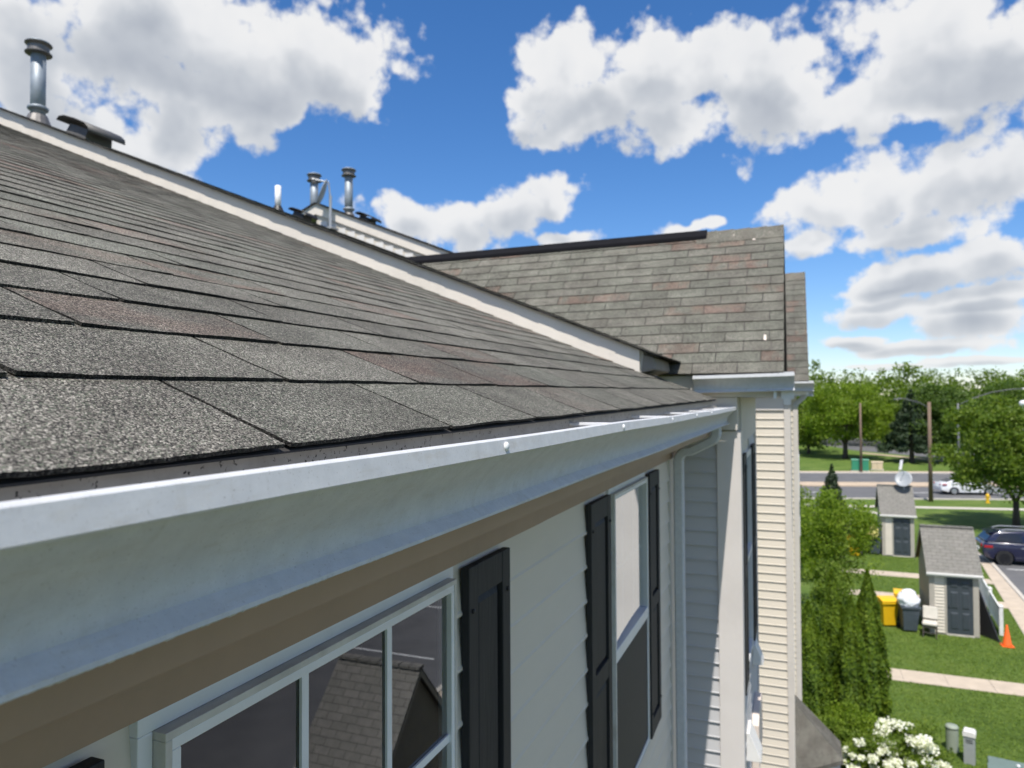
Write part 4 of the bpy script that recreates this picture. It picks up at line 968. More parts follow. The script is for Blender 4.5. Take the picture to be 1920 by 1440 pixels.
# ------------------------------------------------------------------ sheds
def shed(x0, y0, label, w=1.52, d=2.4):
    root = thing('garden_shed', label, 'shed', (x0 + w / 2, y0 + d / 2, 0), 'garden sheds in front of the houses')
    ze, zr = 2.32, 3.62; ym = y0 + d / 2; x1 = x0 + w; y1 = y0 + d
    m = MB(); m.prism([(y0 + .03, 0), (y1 - .03, 0), (y1 - .03, ze - .02), (ym, zr - .10), (y0 + .03, ze - .02)], x0 + .02, x1 - .02, 'x')
    wl = m.build('wall', 'shed_wall', root)
    for xs, o_ in ((x0 + .02, -1), (x1 - .02, 1)):    # lap siding on the gable sides
        k = 0
        while k * .12 < zr - .3:
            z = .05 + k * .12; g = 0 if z < ze - .15 else (z - ze + .16) * (d / 2) / (zr - ze)
            a, b = y0 + .04 + g, y1 - .04 - g
            if b - a > .2:
                p = [(xs, z + .12), (xs + o_ * .012, z), (xs, z)]; MB().prism(p, a, b, 'y').build('siding_board', 'shed_wall', wl)
            k += 1
    dx0, dx1 = x0 + w * .355, x0 + w * .355 + .80; dz = 2.02
    for (a, b) in ((x0 + .16, dx0 - .07), (dx1 + .07, x1 - .16)):
        for k in range(18):
            z = .06 + k * .114
            if z + .114 > ze - .17: break
            MB().prism([(y0 + .03, z + .114), (y0 + .004, z + .012), (y0 + .010, z), (y0 + .03, z)], a, b, 'x').build('siding_board', 'siding', wl)
    tr = MB()
    tr.box(x0, x0 + .16, y0, y0 + .029, 0.02, ze - .16); tr.box(x1 - .16, x1, y0, y0 + .029, 0.02, ze - .16)
    tr.box(dx0 - .07, dx0, y0 + .004, y0 + .029, 0.02, dz + .06); tr.box(dx1, dx1 + .07, y0 + .004, y0 + .029, 0.02, dz + .06)
    tr.build('corner_trim', 'shed_trim', root)
    B(x0, x1, y0 - .002, y0 + .029, ze - .159, ze - .02).build('header', 'shed_trim', root)
    dr = B(dx0 + .001, dx1 - .001, y0 + .008, y0 + .029, .06, dz + .05).build('door', 'door_slate', root)
    cw = (dx1 - dx0 - .30) / 2
    for i in range(2):
        xa = dx0 + .10 + i * (cw + .10)
        for (za, zb) in ((.22, .82), (.95, 1.55), (1.68, 1.92)):
            MB().add([(xa, y0 + .0075, za), (xa + cw, y0 + .0075, za), (xa + cw, y0 + .0075, zb), (xa, y0 + .0075, zb), (xa + .05, y0 - .012, za + .05), (xa + cw - .05, y0 - .012, za + .05), (xa + cw - .05, y0 - .012, zb - .05), (xa + .05, y0 - .012, zb - .05)], [(4, 5, 6, 7), (0, 1, 5, 4), (1, 2, 6, 5), (2, 3, 7, 6), (3, 0, 4, 7)]).build('door_panel', 'door_slate', dr)
    MB().lathe([(.008, 0), (.026, .01), (.026, .02), (.01, .03)], (dx0 + .06, y0 - .02, 1.0), 10).build('door_knob', 'rim_dark', dr)
    B(dx0 - .02, dx1 + .02, y0 - .03, y0 + .02, .0, .055).build('threshold', 'kerb_concrete', root)
    def slope(s_):
        ye = ym - s_ * (d / 2 + .13); sl_ = (zr - ze) / (d / 2); zz = ze - .13 * sl_ + .04
        m = MB(); m.prism([(ym, zr + .04), (ye, zz), (ye, zz - .035), (ym, zr - .01)], x0 - .10, x1 + .10, 'x'); return m
    rf = slope(1).build('roof', 'shed_roof', root); slope(-1).build('roof', 'shed_roof', root)
    ye = y0 - .13; zz = ze - .13 * (zr - ze) / (d / 2) + .04
    B(x0 - .10, x1 + .10, ye + .006, ye + .045, zz - .14, zz - .036).build('fascia', 'hood_white', root)
    B(x0 - .11, x1 + .11, ye - .055, ye + .005, zz - .09, zz - .012).build('gutter', 'hood_white', root, bevel=.015)
    for s_ in (1, -1):
        for xx in (x0 - .098, x1 + .082):
            yb = ym - s_ * (d / 2 + .12); sl_ = (zr - ze) / (d / 2); zb = ze - .12 * sl_
            MB().prism([(ym, zr + .002), (yb, zb + .0), (yb, zb - .12), (ym, zr - .12)], xx, xx + .016, 'x').build('rake_board', 'shed_trim', root)
    for k in range(8): B(x0 - .1 + k * .215, x0 - .1 + k * .215 + .20, ym - .09, ym + .09, zr + .005, zr + .055 - .004 * (k % 2)).build('ridge_cap', 'shed_roof', rf)
    return root
shed(4.42, 29.25, 'near shed with slate-blue door, white chair and bins beside it')
shed(4.30, 42.75, 'far shed with a satellite dish standing on its grey roof')
shed(4.95, 10.05, 'shed seen only as a reflection in the near window')
dish((5.50, 43.75, 3.24), 'pale satellite dish on the far shed roof', (-0.25, -0.80, 0.50), .43, .72)

# ------------------------------------------------------------------ things round the near shed
def wheelie(loc, body, label, rz=0.0, lid_open=False, group='wheeled bins', lidmat=None):
    root = thing('wheeled_bin', label, 'bin', loc, group, rz)
    m = MB(); a0, b0, a1, b1, hh = .22, .24, .29, .34, .93
    vs = [(-a0, -b0, .06), (a0, -b0, .06), (a0, b0, .06), (-a0, b0, .06), (-a1, -b1, hh), (a1, -b1, hh), (a1, b1, hh), (-a1, b1, hh), (-a1 + .03, -b1 + .03, hh), (a1 - .03, -b1 + .03, hh), (a1 - .03, b1 - .03, hh), (-a1 + .03, b1 - .03, hh), (-a0 + .03, -b0 + .03, .1), (a0 - .03, -b0 + .03, .1), (a0 - .03, b0 - .03, .1), (-a0 + .03, b0 - .03, .1)]
    m.add(vs, [(3, 2, 1, 0), (0, 1, 5, 4), (1, 2, 6, 5), (2, 3, 7, 6), (3, 0, 4, 7), (4, 5, 9, 8), (5, 6, 10, 9), (6, 7, 11, 10), (7, 4, 8, 11), (9, 13, 12, 8), (10, 14, 13, 9), (11, 15, 14, 10), (8, 12, 15, 11), (12, 13, 14, 15)])
    m.build('body', body, root, bevel=.02, local=True)
    m = MB(); t = .032
    m.box(-a1 - t, a1 + t, -b1 - t, -b1, hh - .07, hh + .004); m.box(-a1 - t, a1 + t, b1, b1 + t, hh - .07, hh + .004); m.box(-a1 - t, -a1, -b1, b1, hh - .07, hh + .004); m.box(a1, a1 + t, -b1, b1, hh - .07, hh + .004)
    m.build('rim', body, root, bevel=.01, local=True)
    m = MB().tube([(-.22, b1 + .09, hh - .02), (.22, b1 + .09, hh - .02)], .018, 8); m.tube([(-.2, b1, hh - .02), (-.2, b1 + .09, hh - .02)], .014, 6); m.tube([(.2, b1, hh - .02), (.2, b1 + .09, hh - .02)], .014, 6); m.build('handle', body, root, local=True)
    for s_ in (-1, 1):
        w = MB(); w.tube([(s_ * .23, b0 + .06, .11), (s_ * .29, b0 + .06, .11)], .11, 16); w.build('wheel', 'rubber', root, local=True)
    lid = MB()
    prof = [(-b1 - .04, hh + .01), (-b1 - .045, hh + .04), (-b1 * .5, hh + .10), (b1 * .5, hh + .11), (b1 + .04, hh + .05), (b1 + .04, hh + .01)]
    lid.prism(prof, -a1 - .035, a1 + .035, 'x')
    lo = lid.build('lid', lidmat or body, root, bevel=.012, local=True)
    if lid_open:
        lo.data.transform(Matrix.Translation((0, b1 + .05, hh)) @ Matrix.Rotation(R(-258), 4, 'X') @ Matrix.Translation((0, -b1 - .05, -hh)))
    return root
wheelie((3.10, 29.75, 0), 'yellow_plastic', 'front yellow wheeled bin standing on the grass beside the grey bin', R(20))
wheelie((3.80, 31.0, 0), 'yellow_plastic', 'rear yellow wheeled bin, its lid just behind the front one', R(-5))
wheelie((3.76, 29.35, 0), 'bin_grey', 'open grey wheeled bin with a white bag bulging out, by the near shed', R(8), True)
def bag(loc, r, mat, label, sx=1.0, sz=1.0):
    bm = bmesh.new(); bmesh.ops.create_icosphere(bm, subdivisions=4, radius=r)
    from mathutils import noise as mn
    for v in bm.verts:
        d = v.co.normalized(); k = 1 + .16 * mn.noise(d * 2.2 + Vector(loc)) + .10 * mn.noise(d * 5.0) + .05 * abs(mn.noise(d * 9))
        v.co = Vector((d.x * sx, d.y, d.z * sz)) * r * k
        if d.z > .8: v.co *= 1 + (d.z - .8) * .8
    me = bpy.data.meshes.new('rubbish_bag'); bm.to_mesh(me); bm.free(); me.materials.append(MATS[mat]); me.polygons.foreach_set('use_smooth', [True] * len(me.polygons))
    o = bpy.data.objects.new('rubbish_bag', me); COL.objects.link(o); o.location = loc; tag(o, label, 'bag', 'rubbish bags'); return o
bag((3.76, 29.33, 1.10), .33, 'bag_white', 'white rubbish bag bulging from the open grey bin', 1.1, 1.05)
wheelie((3.95, 43.05, 0), 'bin_grey', 'grey bin with a pale yellow bag beside the far shed', R(5), True)
bag((3.72, 42.75, 1.20), .38, 'bag_yellow', 'pale yellow rubbish bag on the bin beside the far shed', 1.1, .95)
wheelie((2.95, 42.2, 0), 'yellow_plastic', 'yellow wheeled bin half hidden by the bright green tree', R(-15))
# padded chair
ch = thing('chair', 'padded off-white chair standing in front of the near shed door', 'chair', (4.36, 28.85, 0), None, R(-12))
B(-.23, .23, -.24, .22, .43, .53).build('seat', 'chair_cushion', ch, bevel=.035, local=True)
m = MB().prism([(.17, .58), (.27, 1.0), (.33, .99), (.24, .57)], -.23, .23, 'x'); m.build('backrest', 'chair_cushion', ch, bevel=.025, local=True)
for sx in (-.20, .20):
    MB().tube([(sx, -.19, .44), (sx, -.21, 0)], [.022, .016], 8).build('leg', 'chair_frame', ch, local=True)
    MB().tube([(sx, .30, .95), (sx, .19, .45), (sx, .26, 0)], [.018, .022, .016], 8).build('leg', 'chair_frame', ch, local=True)
m = MB().box(-.21, .21, -.20, -.18, .36, .43); m.box(-.21, .21, .16, .18, .36, .43); m.build('seat_frame', 'chair_frame', ch, local=True)
MB().tube([(-.2, -.2, .18), (.2, -.2, .18)], .011, 6).build('stretcher', 'chair_frame', ch, local=True)
# traffic cone
cn = thing('traffic_cone', 'orange traffic cone on the lawn by the white fence', 'cone', (6.60, 28.65, 0))
B(-.18, .18, -.18, .18, 0, .035).build('base', 'cone_orange', cn, bevel=.01, local=True)
MB().lathe([(.15, .034), (.135, .06), (.03, .70), (.022, .72), (.018, .69)], (0, 0, 0), 24).build('body', 'cone_orange', cn, smooth=True, local=True)
# leaning dark panel
m = MB().add([(5.98, 29.75, 0.0), (6.45, 28.95, 0.0), (6.05, 29.80, 1.55), (5.98, 30.0, 1.60), (6.02, 29.77, 0.0), (6.49, 28.97, 0.0), (6.09, 29.82, 1.55), (6.02, 30.02, 1.60)], [(0, 1, 2, 3), (7, 6, 5, 4), (0, 4, 5, 1), (1, 5, 6, 2), (2, 6, 7, 3), (3, 7, 4, 0)])
tag(m.build('panel_board', 'black_plastic'), 'dark board leaning against the right side of the near shed', 'board')
# picket fence
fn = thing('picket_fence', 'white picket fence between the near shed and the pavement', 'fence', (6.8, 31.5, 0))
A_, B_ = Vector((6.72, 29.9, 0)), Vector((7.22, 35.2, 0)); D_ = (B_ - A_); LN = D_.length; D_.normalize(); N_ = Vector((-D_.y, D_.x, 0))
def fbox(t0, t1, n0, n1, z0, z1):
    c = [A_ + D_ * t0 + N_ * n0, A_ + D_ * t1 + N_ * n0, A_ + D_ * t1 + N_ * n1, A_ + D_ * t0 + N_ * n1]
    return MB().add([(p.x, p.y, z0) for p in c] + [(p.x, p.y, z1) for p in c], [(3, 2, 1, 0), (4, 5, 6, 7), (0, 1, 5, 4), (1, 2, 6, 5), (2, 3, 7, 6), (3, 0, 4, 7)])
for t in (0.0, LN / 2, LN):
    p = fbox(t - .06, t + .06, -.06, .06, 0, 1.0).build('post', 'paint_white', fn)
    MB().lathe([(.10, 1.0), (.10, 1.03), (.005, 1.10)], tuple(A_ + D_ * t), 4, R(45)).build('post_cap', 'paint_white', p)
fbox(.06, LN - .06, -.025, .025, .14, .22).build('rail', 'paint_white', fn); fbox(.06, LN - .06, -.025, .025, .84, .93).build('rail', 'paint_white', fn)
k = 0.14
while k < LN - .1:
    fbox(k, k + .038, -.012, .012, .221, .839).build('picket', 'paint_white', fn); k += .085
# utility fittings at the bottom of the picture
ub = thing('utility_stub', 'round sage utility marker post in the grass', 'utility post', (3.40, 19.75, 0))
MB().lathe([(.135, 0), (.135, .50), (.128, .54)], (0, 0, 0), 24).build('post', 'utility_sage', ub, smooth=False, local=True)
MB().lathe([(.142, .541), (.142, .57), (.12, .605), (.01, .615)], (0, 0, 0), 24).build('cap', 'utility_sage', ub, smooth=True, local=True)
up_ = thing('utility_pedestal', 'pale square telephone pedestal beside the sage post', 'pedestal', (3.66, 19.25, 0), None, R(-15))
B(-.11, .11, -.11, .11, 0, .62).build('body', 'lamp_grey', up_, local=True)
MB().prism([(-.13, .621), (.13, .621), (.13, .70), (.10, .75), (-.10, .75), (-.13, .70)], -.13, .13, 'y').build('cap', 'hood_white', up_, bevel=.01, local=True)
for k in range(4): B(-.07, .07, -.113, -.1105, .48 + k * .025, .49 + k * .025).build('louvre', 'rim_dark', up_, local=True)
tb = thing('transformer_box', 'dark green transformer cabinet in the bottom right corner', 'transformer', (4.28, 17.45, 0), None, R(-10))
B(-.70, .70, -.62, .62, 0, .12).build('pad', 'kerb_concrete', tb, local=True)
MB().prism([(-.58, .121), (.56, .121), (.56, .66), (.40, .78), (-.52, .80), (-.58, .72)], -.62, .62, 'x').build('body', 'transformer_green', tb, bevel=.012, local=True)
MB().prism([(-.60, .735), (-.52, .812), (-.02, .808), (-.02, .800), (-.60, .70)], -.64, .64, 'x').build('lid', 'transformer_green', tb, bevel=.004, local=True)
MB().lathe([(.035, .80), (.035, .83), (.01, .84)], (-.1, .12, 0), 12).build('lid_bolt', 'pvc', tb, local=True)
# things by the road
def cabinet(loc, sx, sy, sz, mat, name, label, cat):
    r_ = thing(name, label, cat, loc)
    B(-sx / 2 - .1, sx / 2 + .1, -sy / 2 - .1, sy / 2 + .1, 0, .12).build('plinth', 'kerb_concrete', r_, local=True)
    B(-sx / 2, sx / 2, -sy / 2, sy / 2, .121, sz).build('body', mat, r_, bevel=.02, local=True)
    MB().prism([(-sy / 2 - .05, sz + .001), (sy / 2 + .05, sz + .001), (sy / 2, sz + .08), (-sy / 2, sz + .08)], -sx / 2 - .05, sx / 2 + .05, 'x').build('lid', mat, r_, local=True)
    B(-.01, .01, -sy / 2 - .006, -sy / 2 - .001, .2, sz - .1).build('door_seam', 'rim_dark', r_, local=True)
cabinet((7.0, 91.0, 0), 1.75, .9, 1.35, 'utility_green', 'utility_cabinet', 'bright green utility cabinet across the road', 'cabinet')
cabinet((9.0, 93.6, 0), 1.15, .7, .92, 'utility_beige', 'utility_cabinet', 'small beige utility cabinet right of the green one', 'cabinet')
hy = thing('fire_hydrant', 'yellow fire hydrant under the right-hand tree by the road', 'hydrant', (14.3, 66.9, 0))
MB().lathe([(.16, 0), (.16, .05), (.11, .06), (.11, .52), (.15, .53), (.15, .58), (.12, .66), (.04, .74), (.03, .80)], (0, 0, 0), 16).build('barrel', 'hydrant_yellow', hy, local=True)
MB().tube([(-.20, 0, .42), (.20, 0, .42)], .05, 10).build('nozzle', 'hydrant_yellow', hy, local=True)
# poles
def pole(loc, h_, r_, label, arm=None, mat='pole_wood'):
    p = thing('utility_pole', label, 'pole', loc, 'poles along the road')
    MB().tube([(0, 0, 0), (0, 0, h_)], [r_, r_ * .72], 12).build('shaft', mat, p, smooth=True, local=True)
    if arm:
        q = [(0, 0, h_ - .5), (arm * .35, 0, h_ - .05), (arm * .8, 0, h_ + .25), (arm, 0, h_ + .28)]
        MB().tube(q, .028, 8).build('arm', 'lamp_dark', p, smooth=True, local=True)
        MB().prism([(arm - .02, h_ + .22), (arm + .55 * (1 if arm > 0 else -1), h_ + .20), (arm + .55 * (1 if arm > 0 else -1), h_ + .28), (arm, h_ + .36)], -.12, .12, 'y').build('lamp_head', 'lamp_dark', p, bevel=.02, local=True)
    return p
pole((10.25, 66.3, 0), 8.1, .17, 'brown wooden pole with a short lamp arm in front of the road', -2.0)
pole((7.05, 90.0, 0), 7.9, .14, 'thin wooden pole beside the green cabinet')
sp = thing('sign_post', 'small white leaning sign beside the wooden pole', 'sign', (10.9, 90.6, 0), None, R(15))
MB().tube([(0, 0, 0), (.12, 0, 1.2)], .03, 6).build('post', 'lamp_grey', sp, local=True)
MB().prism([(-.02, .35), (.32, .42), (.48, 1.5), (.18, 1.45)], -.02, .02, 'y').build('board', 'pvc', sp, local=True)
sl_ = thing('street_lamp', 'grey street lamp whose curved arm reaches right above the forked tree', 'street lamp', (14.9, 80.5, 0))
MB().tube([(0, 0, 0), (0, 0, 7.9)], [.13, .08], 12).build('shaft', 'lamp_dark', sl_, smooth=True, local=True)
MB().tube([(0, 0, 7.7), (1.2, 0, 8.35), (2.8, 0, 8.95), (4.4, 0, 9.22), (5.4, 0, 9.25)], .035, 8).build('arm', 'lamp_dark', sl_, smooth=True, local=True)
MB().prism([(5.3, 9.18), (6.6, 9.20), (6.6, 9.32), (5.3, 9.34)], -.18, .18, 'y').build('lamp_head', 'hood_white', sl_, bevel=.03, local=True)
pl = thing('post_lamp', 'white globe post lamp showing over the right-hand tree', 'street lamp', (17.2, 68.5, 0))
MB().tube([(0, 0, 0), (0, 0, 7.7)], .06, 8).build('shaft', 'lamp_grey', pl, local=True)
MB().lathe([(.05, 7.7), (.22, 7.78), (.28, 7.95), (.22, 8.12), (.05, 8.2)], (0, 0, 0), 16).build('globe', 'pvc', pl, smooth=True, local=True)

# ------------------------------------------------------------------ cars
def car(loc, rz, kind, paint, label):
    c = thing('parked_car' if kind == 'suv' else 'car', label, 'car', loc, None, rz)
    if kind == 'suv':
        Ln, W, wr, fx, rx = 4.6, .93, .37, 1.42, -1.38
        low = [(-2.28, .42), (-2.32, .62), (-2.26, 1.02), (-2.05, 1.12), (.95, 1.06), (2.05, .93), (2.30, .72), (2.30, .40), (2.2, .28)]
        top = [(-2.16, 1.11), (-1.80, 1.50), (-1.50, 1.63), (-.4, 1.69), (.15, 1.64), (1.05, 1.07)]
    else:
        Ln, W, wr, fx, rx = 4.75, .91, .335, 1.45, -1.36
        low = [(-2.36, .38), (-2.40, .60), (-2.34, .98), (-1.75, 1.04), (1.0, .93), (2.1, .80), (2.36, .60), (2.34, .34), (2.25, .24)]
        top = [(-1.95, 1.03), (-1.05, 1.40), (-.4, 1.47), (.15, 1.43), (1.15, .92)]
    def arch(cx): return [(cx + wr * 1.18 * math.cos(R(a)), .30 + wr * 1.18 * math.sin(R(a)) * .98) for a in range(0, 181, 20)]
    poly = low + [(fx + wr * 1.2, .22)] + arch(fx) + [(fx - wr * 1.2, .22), (rx + wr * 1.2, .22)] + arch(rx) + [(rx - wr * 1.2, .24)]
    def loft(poly_, w0f, nm, mat):
        bm = bmesh.new(); n = len(poly_); rings = []
        for s_ in (-1, 1):
            rings.append([bm.verts.new((x, s_ * w0f(x, z), z)) for x, z in poly_])
        for i in range(n): bm.faces.new((rings[0][i], rings[0][(i + 1) % n], rings[1][(i + 1) % n], rings[1][i]))
        for r__ in rings: bm.faces.new(r__)
        bmesh.ops.recalc_face_normals(bm, faces=bm.faces); bmesh.ops.triangulate(bm, faces=[f for f in bm.faces if len(f.verts) > 4])
        me = bpy.data.meshes.new(nm); bm.to_mesh(me); bm.free(); me.materials.append(MATS[mat])
        o = bpy.data.objects.new(nm, me); COL.objects.link(o); o.parent = c; md = o.modifiers.new('bevel', 'BEVEL'); md.width = .05; md.segments = 3; md.limit_method = 'ANGLE'; md.angle_limit = R(35)
        me.polygons.foreach_set('use_smooth', [True] * len(me.polygons)); return o
    wl = lambda x, z: W - .10 * max(0, (abs(x) - 1.75)) ** 1.3 - (.05 if z > .95 else 0) - (.04 if z < .35 else 0)
    body = loft(poly, wl, 'body', paint)
    zt = max(z for _, z in top); wt = lambda x, z: W - .09 - .19 * (z - 1.0) / .65
    loft(top, wt, 'cabin', paint)
    # glazing, a little proud of the cabin
    x0 = top[0][0]; x1 = top[-1][0]; zb = 1.09 if kind == 'suv' else 1.02; zh = zt - .12
    side = [(x0 + .42, zb + .05), (x0 + .68, zh - .02), (-.15, zh + .02), (.20, zh - .02), (x1 - .18, zb + .02)]
    for s_ in (-1, 1):
        for (a, b) in ((0, .46), (.49, 1.0)):
            xa = side[0][0] + (side[4][0] - side[0][0]) * a; xb = side[0][0] + (side[4][0] - side[0][0]) * b
            def zt_(x):
                pts_ = [side[0], side[1], side[2], side[3], side[4]]
                for q in range(4):
                    if pts_[q][0] <= x <= pts_[q + 1][0]:
                        f_ = (x - pts_[q][0]) / (pts_[q + 1][0] - pts_[q][0]); return pts_[q][1] + f_ * (pts_[q + 1][1] - pts_[q][1])
                return zb + .05
            xs_ = sorted({xa, xb, *[p[0] for p in side[1:4] if xa < p[0] < xb]})
            pg = [(x, zt_(x)) for x in xs_] + [(xb, zb + .03)] * (zt_(xb) > zb + .08) + [(xa, zb + .03)] * (zt_(xa) > zb + .08)
            if len(pg) < 3: pg.append(((xa + xb) / 2, zb + .02))
            MB().add([(x, s_ * (wt(x, z) + .006), z) for x, z in pg], [tuple(range(len(pg)))]).build('side_window', 'car_glass', c, local=True)
    p0, p1 = top[0], top[1]; g = lambda f_, a, b: (a[0] + (b[0] - a[0]) * f_, a[1] + (b[1] - a[1]) * f_)
    for nm, (a, b), dx in (('rear_window', (top[0], top[1]), -.012), ('windscreen', (top[-1], top[-2]), .012)):
        q0, q1 = g(.14, a, b), g(.9, a, b); k = .86
        MB().add([(q0[0] + dx, -wt(*q0) * k, q0[1] + .012), (q0[0] + dx, wt(*q0) * k, q0[1] + .012), (q1[0] + dx, wt(*q1) * k, q1[1] + .012), (q1[0] + dx, -wt(*q1) * k, q1[1] + .012)], [(0, 1, 2, 3)]).build(nm, 'car_glass', c, local=True)
    for cx in (fx, rx):
        for s_ in (-1, 1):
            w = MB().tube([(cx, s_ * (W - .24), wr), (cx, s_ * (W - .015), wr)], wr, 24); wo = w.build('wheel', 'tyre', c, local=True)
            m_ = MB().lathe([(wr * .66, 0), (wr * .66, .012), (wr * .58, .016), (wr * .55, .004)], (0, 0, 0), 24)
            for k in range(10):
                a = 2 * math.pi * k / 10; d_ = Vector((math.cos(a), math.sin(a), 0)); n_ = Vector((-d_.y, d_.x, 0)) * .028
                m_.add([d_ * .04 - n_ + Vector((0, 0, .012)), d_ * wr * .6 - n_ * .8 + Vector((0, 0, .012)), d_ * wr * .6 + n_ * .8 + Vector((0, 0, .012)), d_ * .04 + n_ + Vector((0, 0, .012))], [(0, 1, 2, 3)])
            m_.v = [(cx + x, s_ * (W - .012 + z), wr + y) for x, y, z in m_.v]
            m_.build('rim', 'rim_dark' if kind == 'suv' else 'rim', wo, local=True)
    for s_ in (-1, 1):
        xe = -2.30 if kind == 'suv' else -2.37
        MB().box(xe - .02, xe + .28, s_ * (W - .30) if s_ < 0 else s_ * (W - .42), s_ * (W - .42) if s_ < 0 else s_ * (W - .30), .82, .98).build('tail_light', 'lamp_red', c, bevel=.02, local=True)
        MB().box(xe + .04, xe + .42, s_ * (W - .012) - .03, s_ * (W - .012) + .012, .84, .96).build('tail_light', 'lamp_red', c, bevel=.015, local=True)
        MB().box(2.0, 2.31, s_ * (W - .35) - .12, s_ * (W - .35) + .12, .66, .78).build('headlight', 'lamp_clear', c, bevel=.02, local=True)
        MB().box(.72, .90, s_ * (W + .02) - .06, s_ * (W + .02) + .06, zb + .02, zb + .14).build('wing_mirror', paint, c, bevel=.02, local=True)
        for dx_ in (-.55, .45): MB().box(dx_ - .10, dx_ + .10, s_ * (W - .012) - .012, s_ * (W - .012) + .012, .86, .89).build('door_handle', 'lamp_grey' if kind == 'suv' else paint, c, local=True)
    if kind == 'suv':
        for s_ in (-1, 1): MB().tube([(-1.5, s_ * .58, 1.66), (-1.2, s_ * .58, 1.74), (.0, s_ * .58, 1.74), (.3, s_ * .58, 1.66)], .018, 8).build('roof_rail', 'lamp_grey', c, local=True)
        MB().prism([(-2.02, 1.55), (-1.45, 1.66), (-1.45, 1.63), (-1.95, 1.52)], -.60, .60, 'y').build('spoiler', paint, c, bevel=.01, local=True)
    MB().box((-2.34 if kind == 'suv' else -2.42), (-2.28 if kind == 'suv' else -2.34), -.26, .26, .62, .74).build('number_plate', 'pvc', c, local=True)
    return c
car((11.05, 43.3, 0.006), R(3), 'suv', 'paint_car_blue', 'dark blue sport utility car parked right of the near shed')
car((13.9, 72.6, 0.006), R(15), 'sedan', 'paint_car_white', 'white saloon car on the road, half hidden by the tree')

# ------------------------------------------------------------------ plants
def leaf_quads(P, size, up=0.35, flat=None, aspect=0.6):
    n = len(P); d = RNG.normal(size=(n, 3)); d[:, 2] += up; d /= np.linalg.norm(d, axis=1)[:, None]
    a = RNG.normal(size=(n, 3)); a -= (a * d).sum(1)[:, None] * d; a /= np.linalg.norm(a, axis=1)[:, None]; b = np.cross(d, a)
    s = size * RNG.uniform(.55, 1.3, n)[:, None]
    V = np.stack([P - a * s, P + b * s * aspect, P + a * s, P - b * s * aspect], 1).reshape(-1, 3)
    return V, np.arange(len(V)).reshape(-1, 4)
def blob_points(c, r, n, clumps, spread=.30, shell=.55, zlow=-1.0):
    """points in clumps scattered through an ellipsoid, more of them towards the outside"""
    C = []
    while len(C) < clumps:
        d = RNG.normal(size=3); d /= np.linalg.norm(d); k = shell + (1 - shell) * RNG.random() ** .5 if RNG.random() < .8 else RNG.random()
        p = d * k * (1 + .10 * RNG.normal())
        if p[2] > zlow: C.append(p)
    C = np.array(C); w = RNG.uniform(.5, 1.5, clumps); w /= w.sum()
    idx = RNG.choice(clumps, n, p=w); cs = spread * RNG.uniform(.6, 1.3, clumps)
    p = C[idx] + np.clip(RNG.normal(size=(n, 3)), -1.7, 1.7) * (cs[idx] * .55)[:, None] * np.array([1, 1, .75])
    return p * np.array(r) + np.array(c), C * np.array(r) + np.array(c)
def tree(name, loc, hgt, rad, crown_r, label, leaf, n, size, clumps, group=None, crown_z=None, trunk_h=None, fork=3, spread=.30, zlow=-.75):
    t = thing(name, label, 'tree', (loc[0], loc[1], 0), group); cz = crown_z or hgt - crown_r[2]
    c = np.array([loc[0], loc[1], cz]); P, C = blob_points(c, crown_r, n, clumps, spread, zlow=zlow)
    V, Fq = leaf_quads(P, size); np_mesh('crown', V, Fq, leaf, t)
    m = MB(); th = trunk_h or max(.8, cz - crown_r[2] * .8); b = Vector((loc[0], loc[1], 0))
    m.tube([b - Vector((0, 0, .1)), b + Vector((.02, 0, th * .5)), b + Vector((.03, .02, th))], [rad * 1.25, rad, rad * .85], 10)
    pick = RNG.choice(len(C), min(len(C), fork * 4), replace=False)
    for k in range(fork):
        a = 2 * math.pi * (k + .3) / fork; mid = b + Vector((math.cos(a) * crown_r[0] * .28, math.sin(a) * crown_r[1] * .28, th + (cz - th) * .55))
        m.tube([b + Vector((.03, .02, th * .92)), (b + Vector((0, 0, th)) + mid) / 2 + Vector((math.cos(a) * .1, math.sin(a) * .1, 0)), mid], [rad * .6, rad * .45, rad * .32], 8)
        for q in pick[k * 4:k * 4 + 4]:
            e_ = Vector(C[q]) * .9 + Vector((loc[0], loc[1], cz)) * .1; m.tube([mid, (mid + e_) / 2 + Vector((0, 0, .15)), e_], [rad * .28, rad * .16, rad * .06], 6)
    m.build('trunk', 'bark', t, smooth=True); return t
G = 'trees on the verge across the road'
tree('deciduous_tree', (13.2, 54.6), 8.3, .20, (4.2, 4.2, 3.3), 'forked green tree on the right, shading the lawn behind the blue car', 'leaf_mid', 34000, .11, 95, None, 5.1, 1.8, 4, .24)
tree('deciduous_tree', (6.6, 109.8), 10.2, .33, (4.9, 4.9, 4.1), 'bright round tree standing alone across the road', 'leaf_bright', 26000, .16, 80, G, 6.1, 2.2)
tree('deciduous_tree', (18.6, 108), 10.5, .30, (4.6, 4.6, 4.2), 'dark round tree right of the far spruce', 'leaf_dark', 20000, .17, 70, G, 6.0, 1.8)
tree('deciduous_tree', (24.5, 112), 10.6, .30, (4.6, 4.6, 4.2), 'dark tree behind the forked tree, across the road', 'leaf_dark', 14000, .18, 60, G, 6.0, 1.8)
tree('deciduous_tree', (2.0, 118), 9.0, .26, (4.2, 4.2, 3.8), 'green tree just right of the houses, across the road', 'leaf_mid', 14000, .18, 60, G, 4.9, 1.2)
tree('shrub_tree', (1.22, 30.0), 5.0, .09, (1.45, 1.45, 1.95), 'bright green leafy tree beside the houses, above the hedge', 'leaf_bright', 16000, .055, 80, None, 3.05, .9, 4, .27)
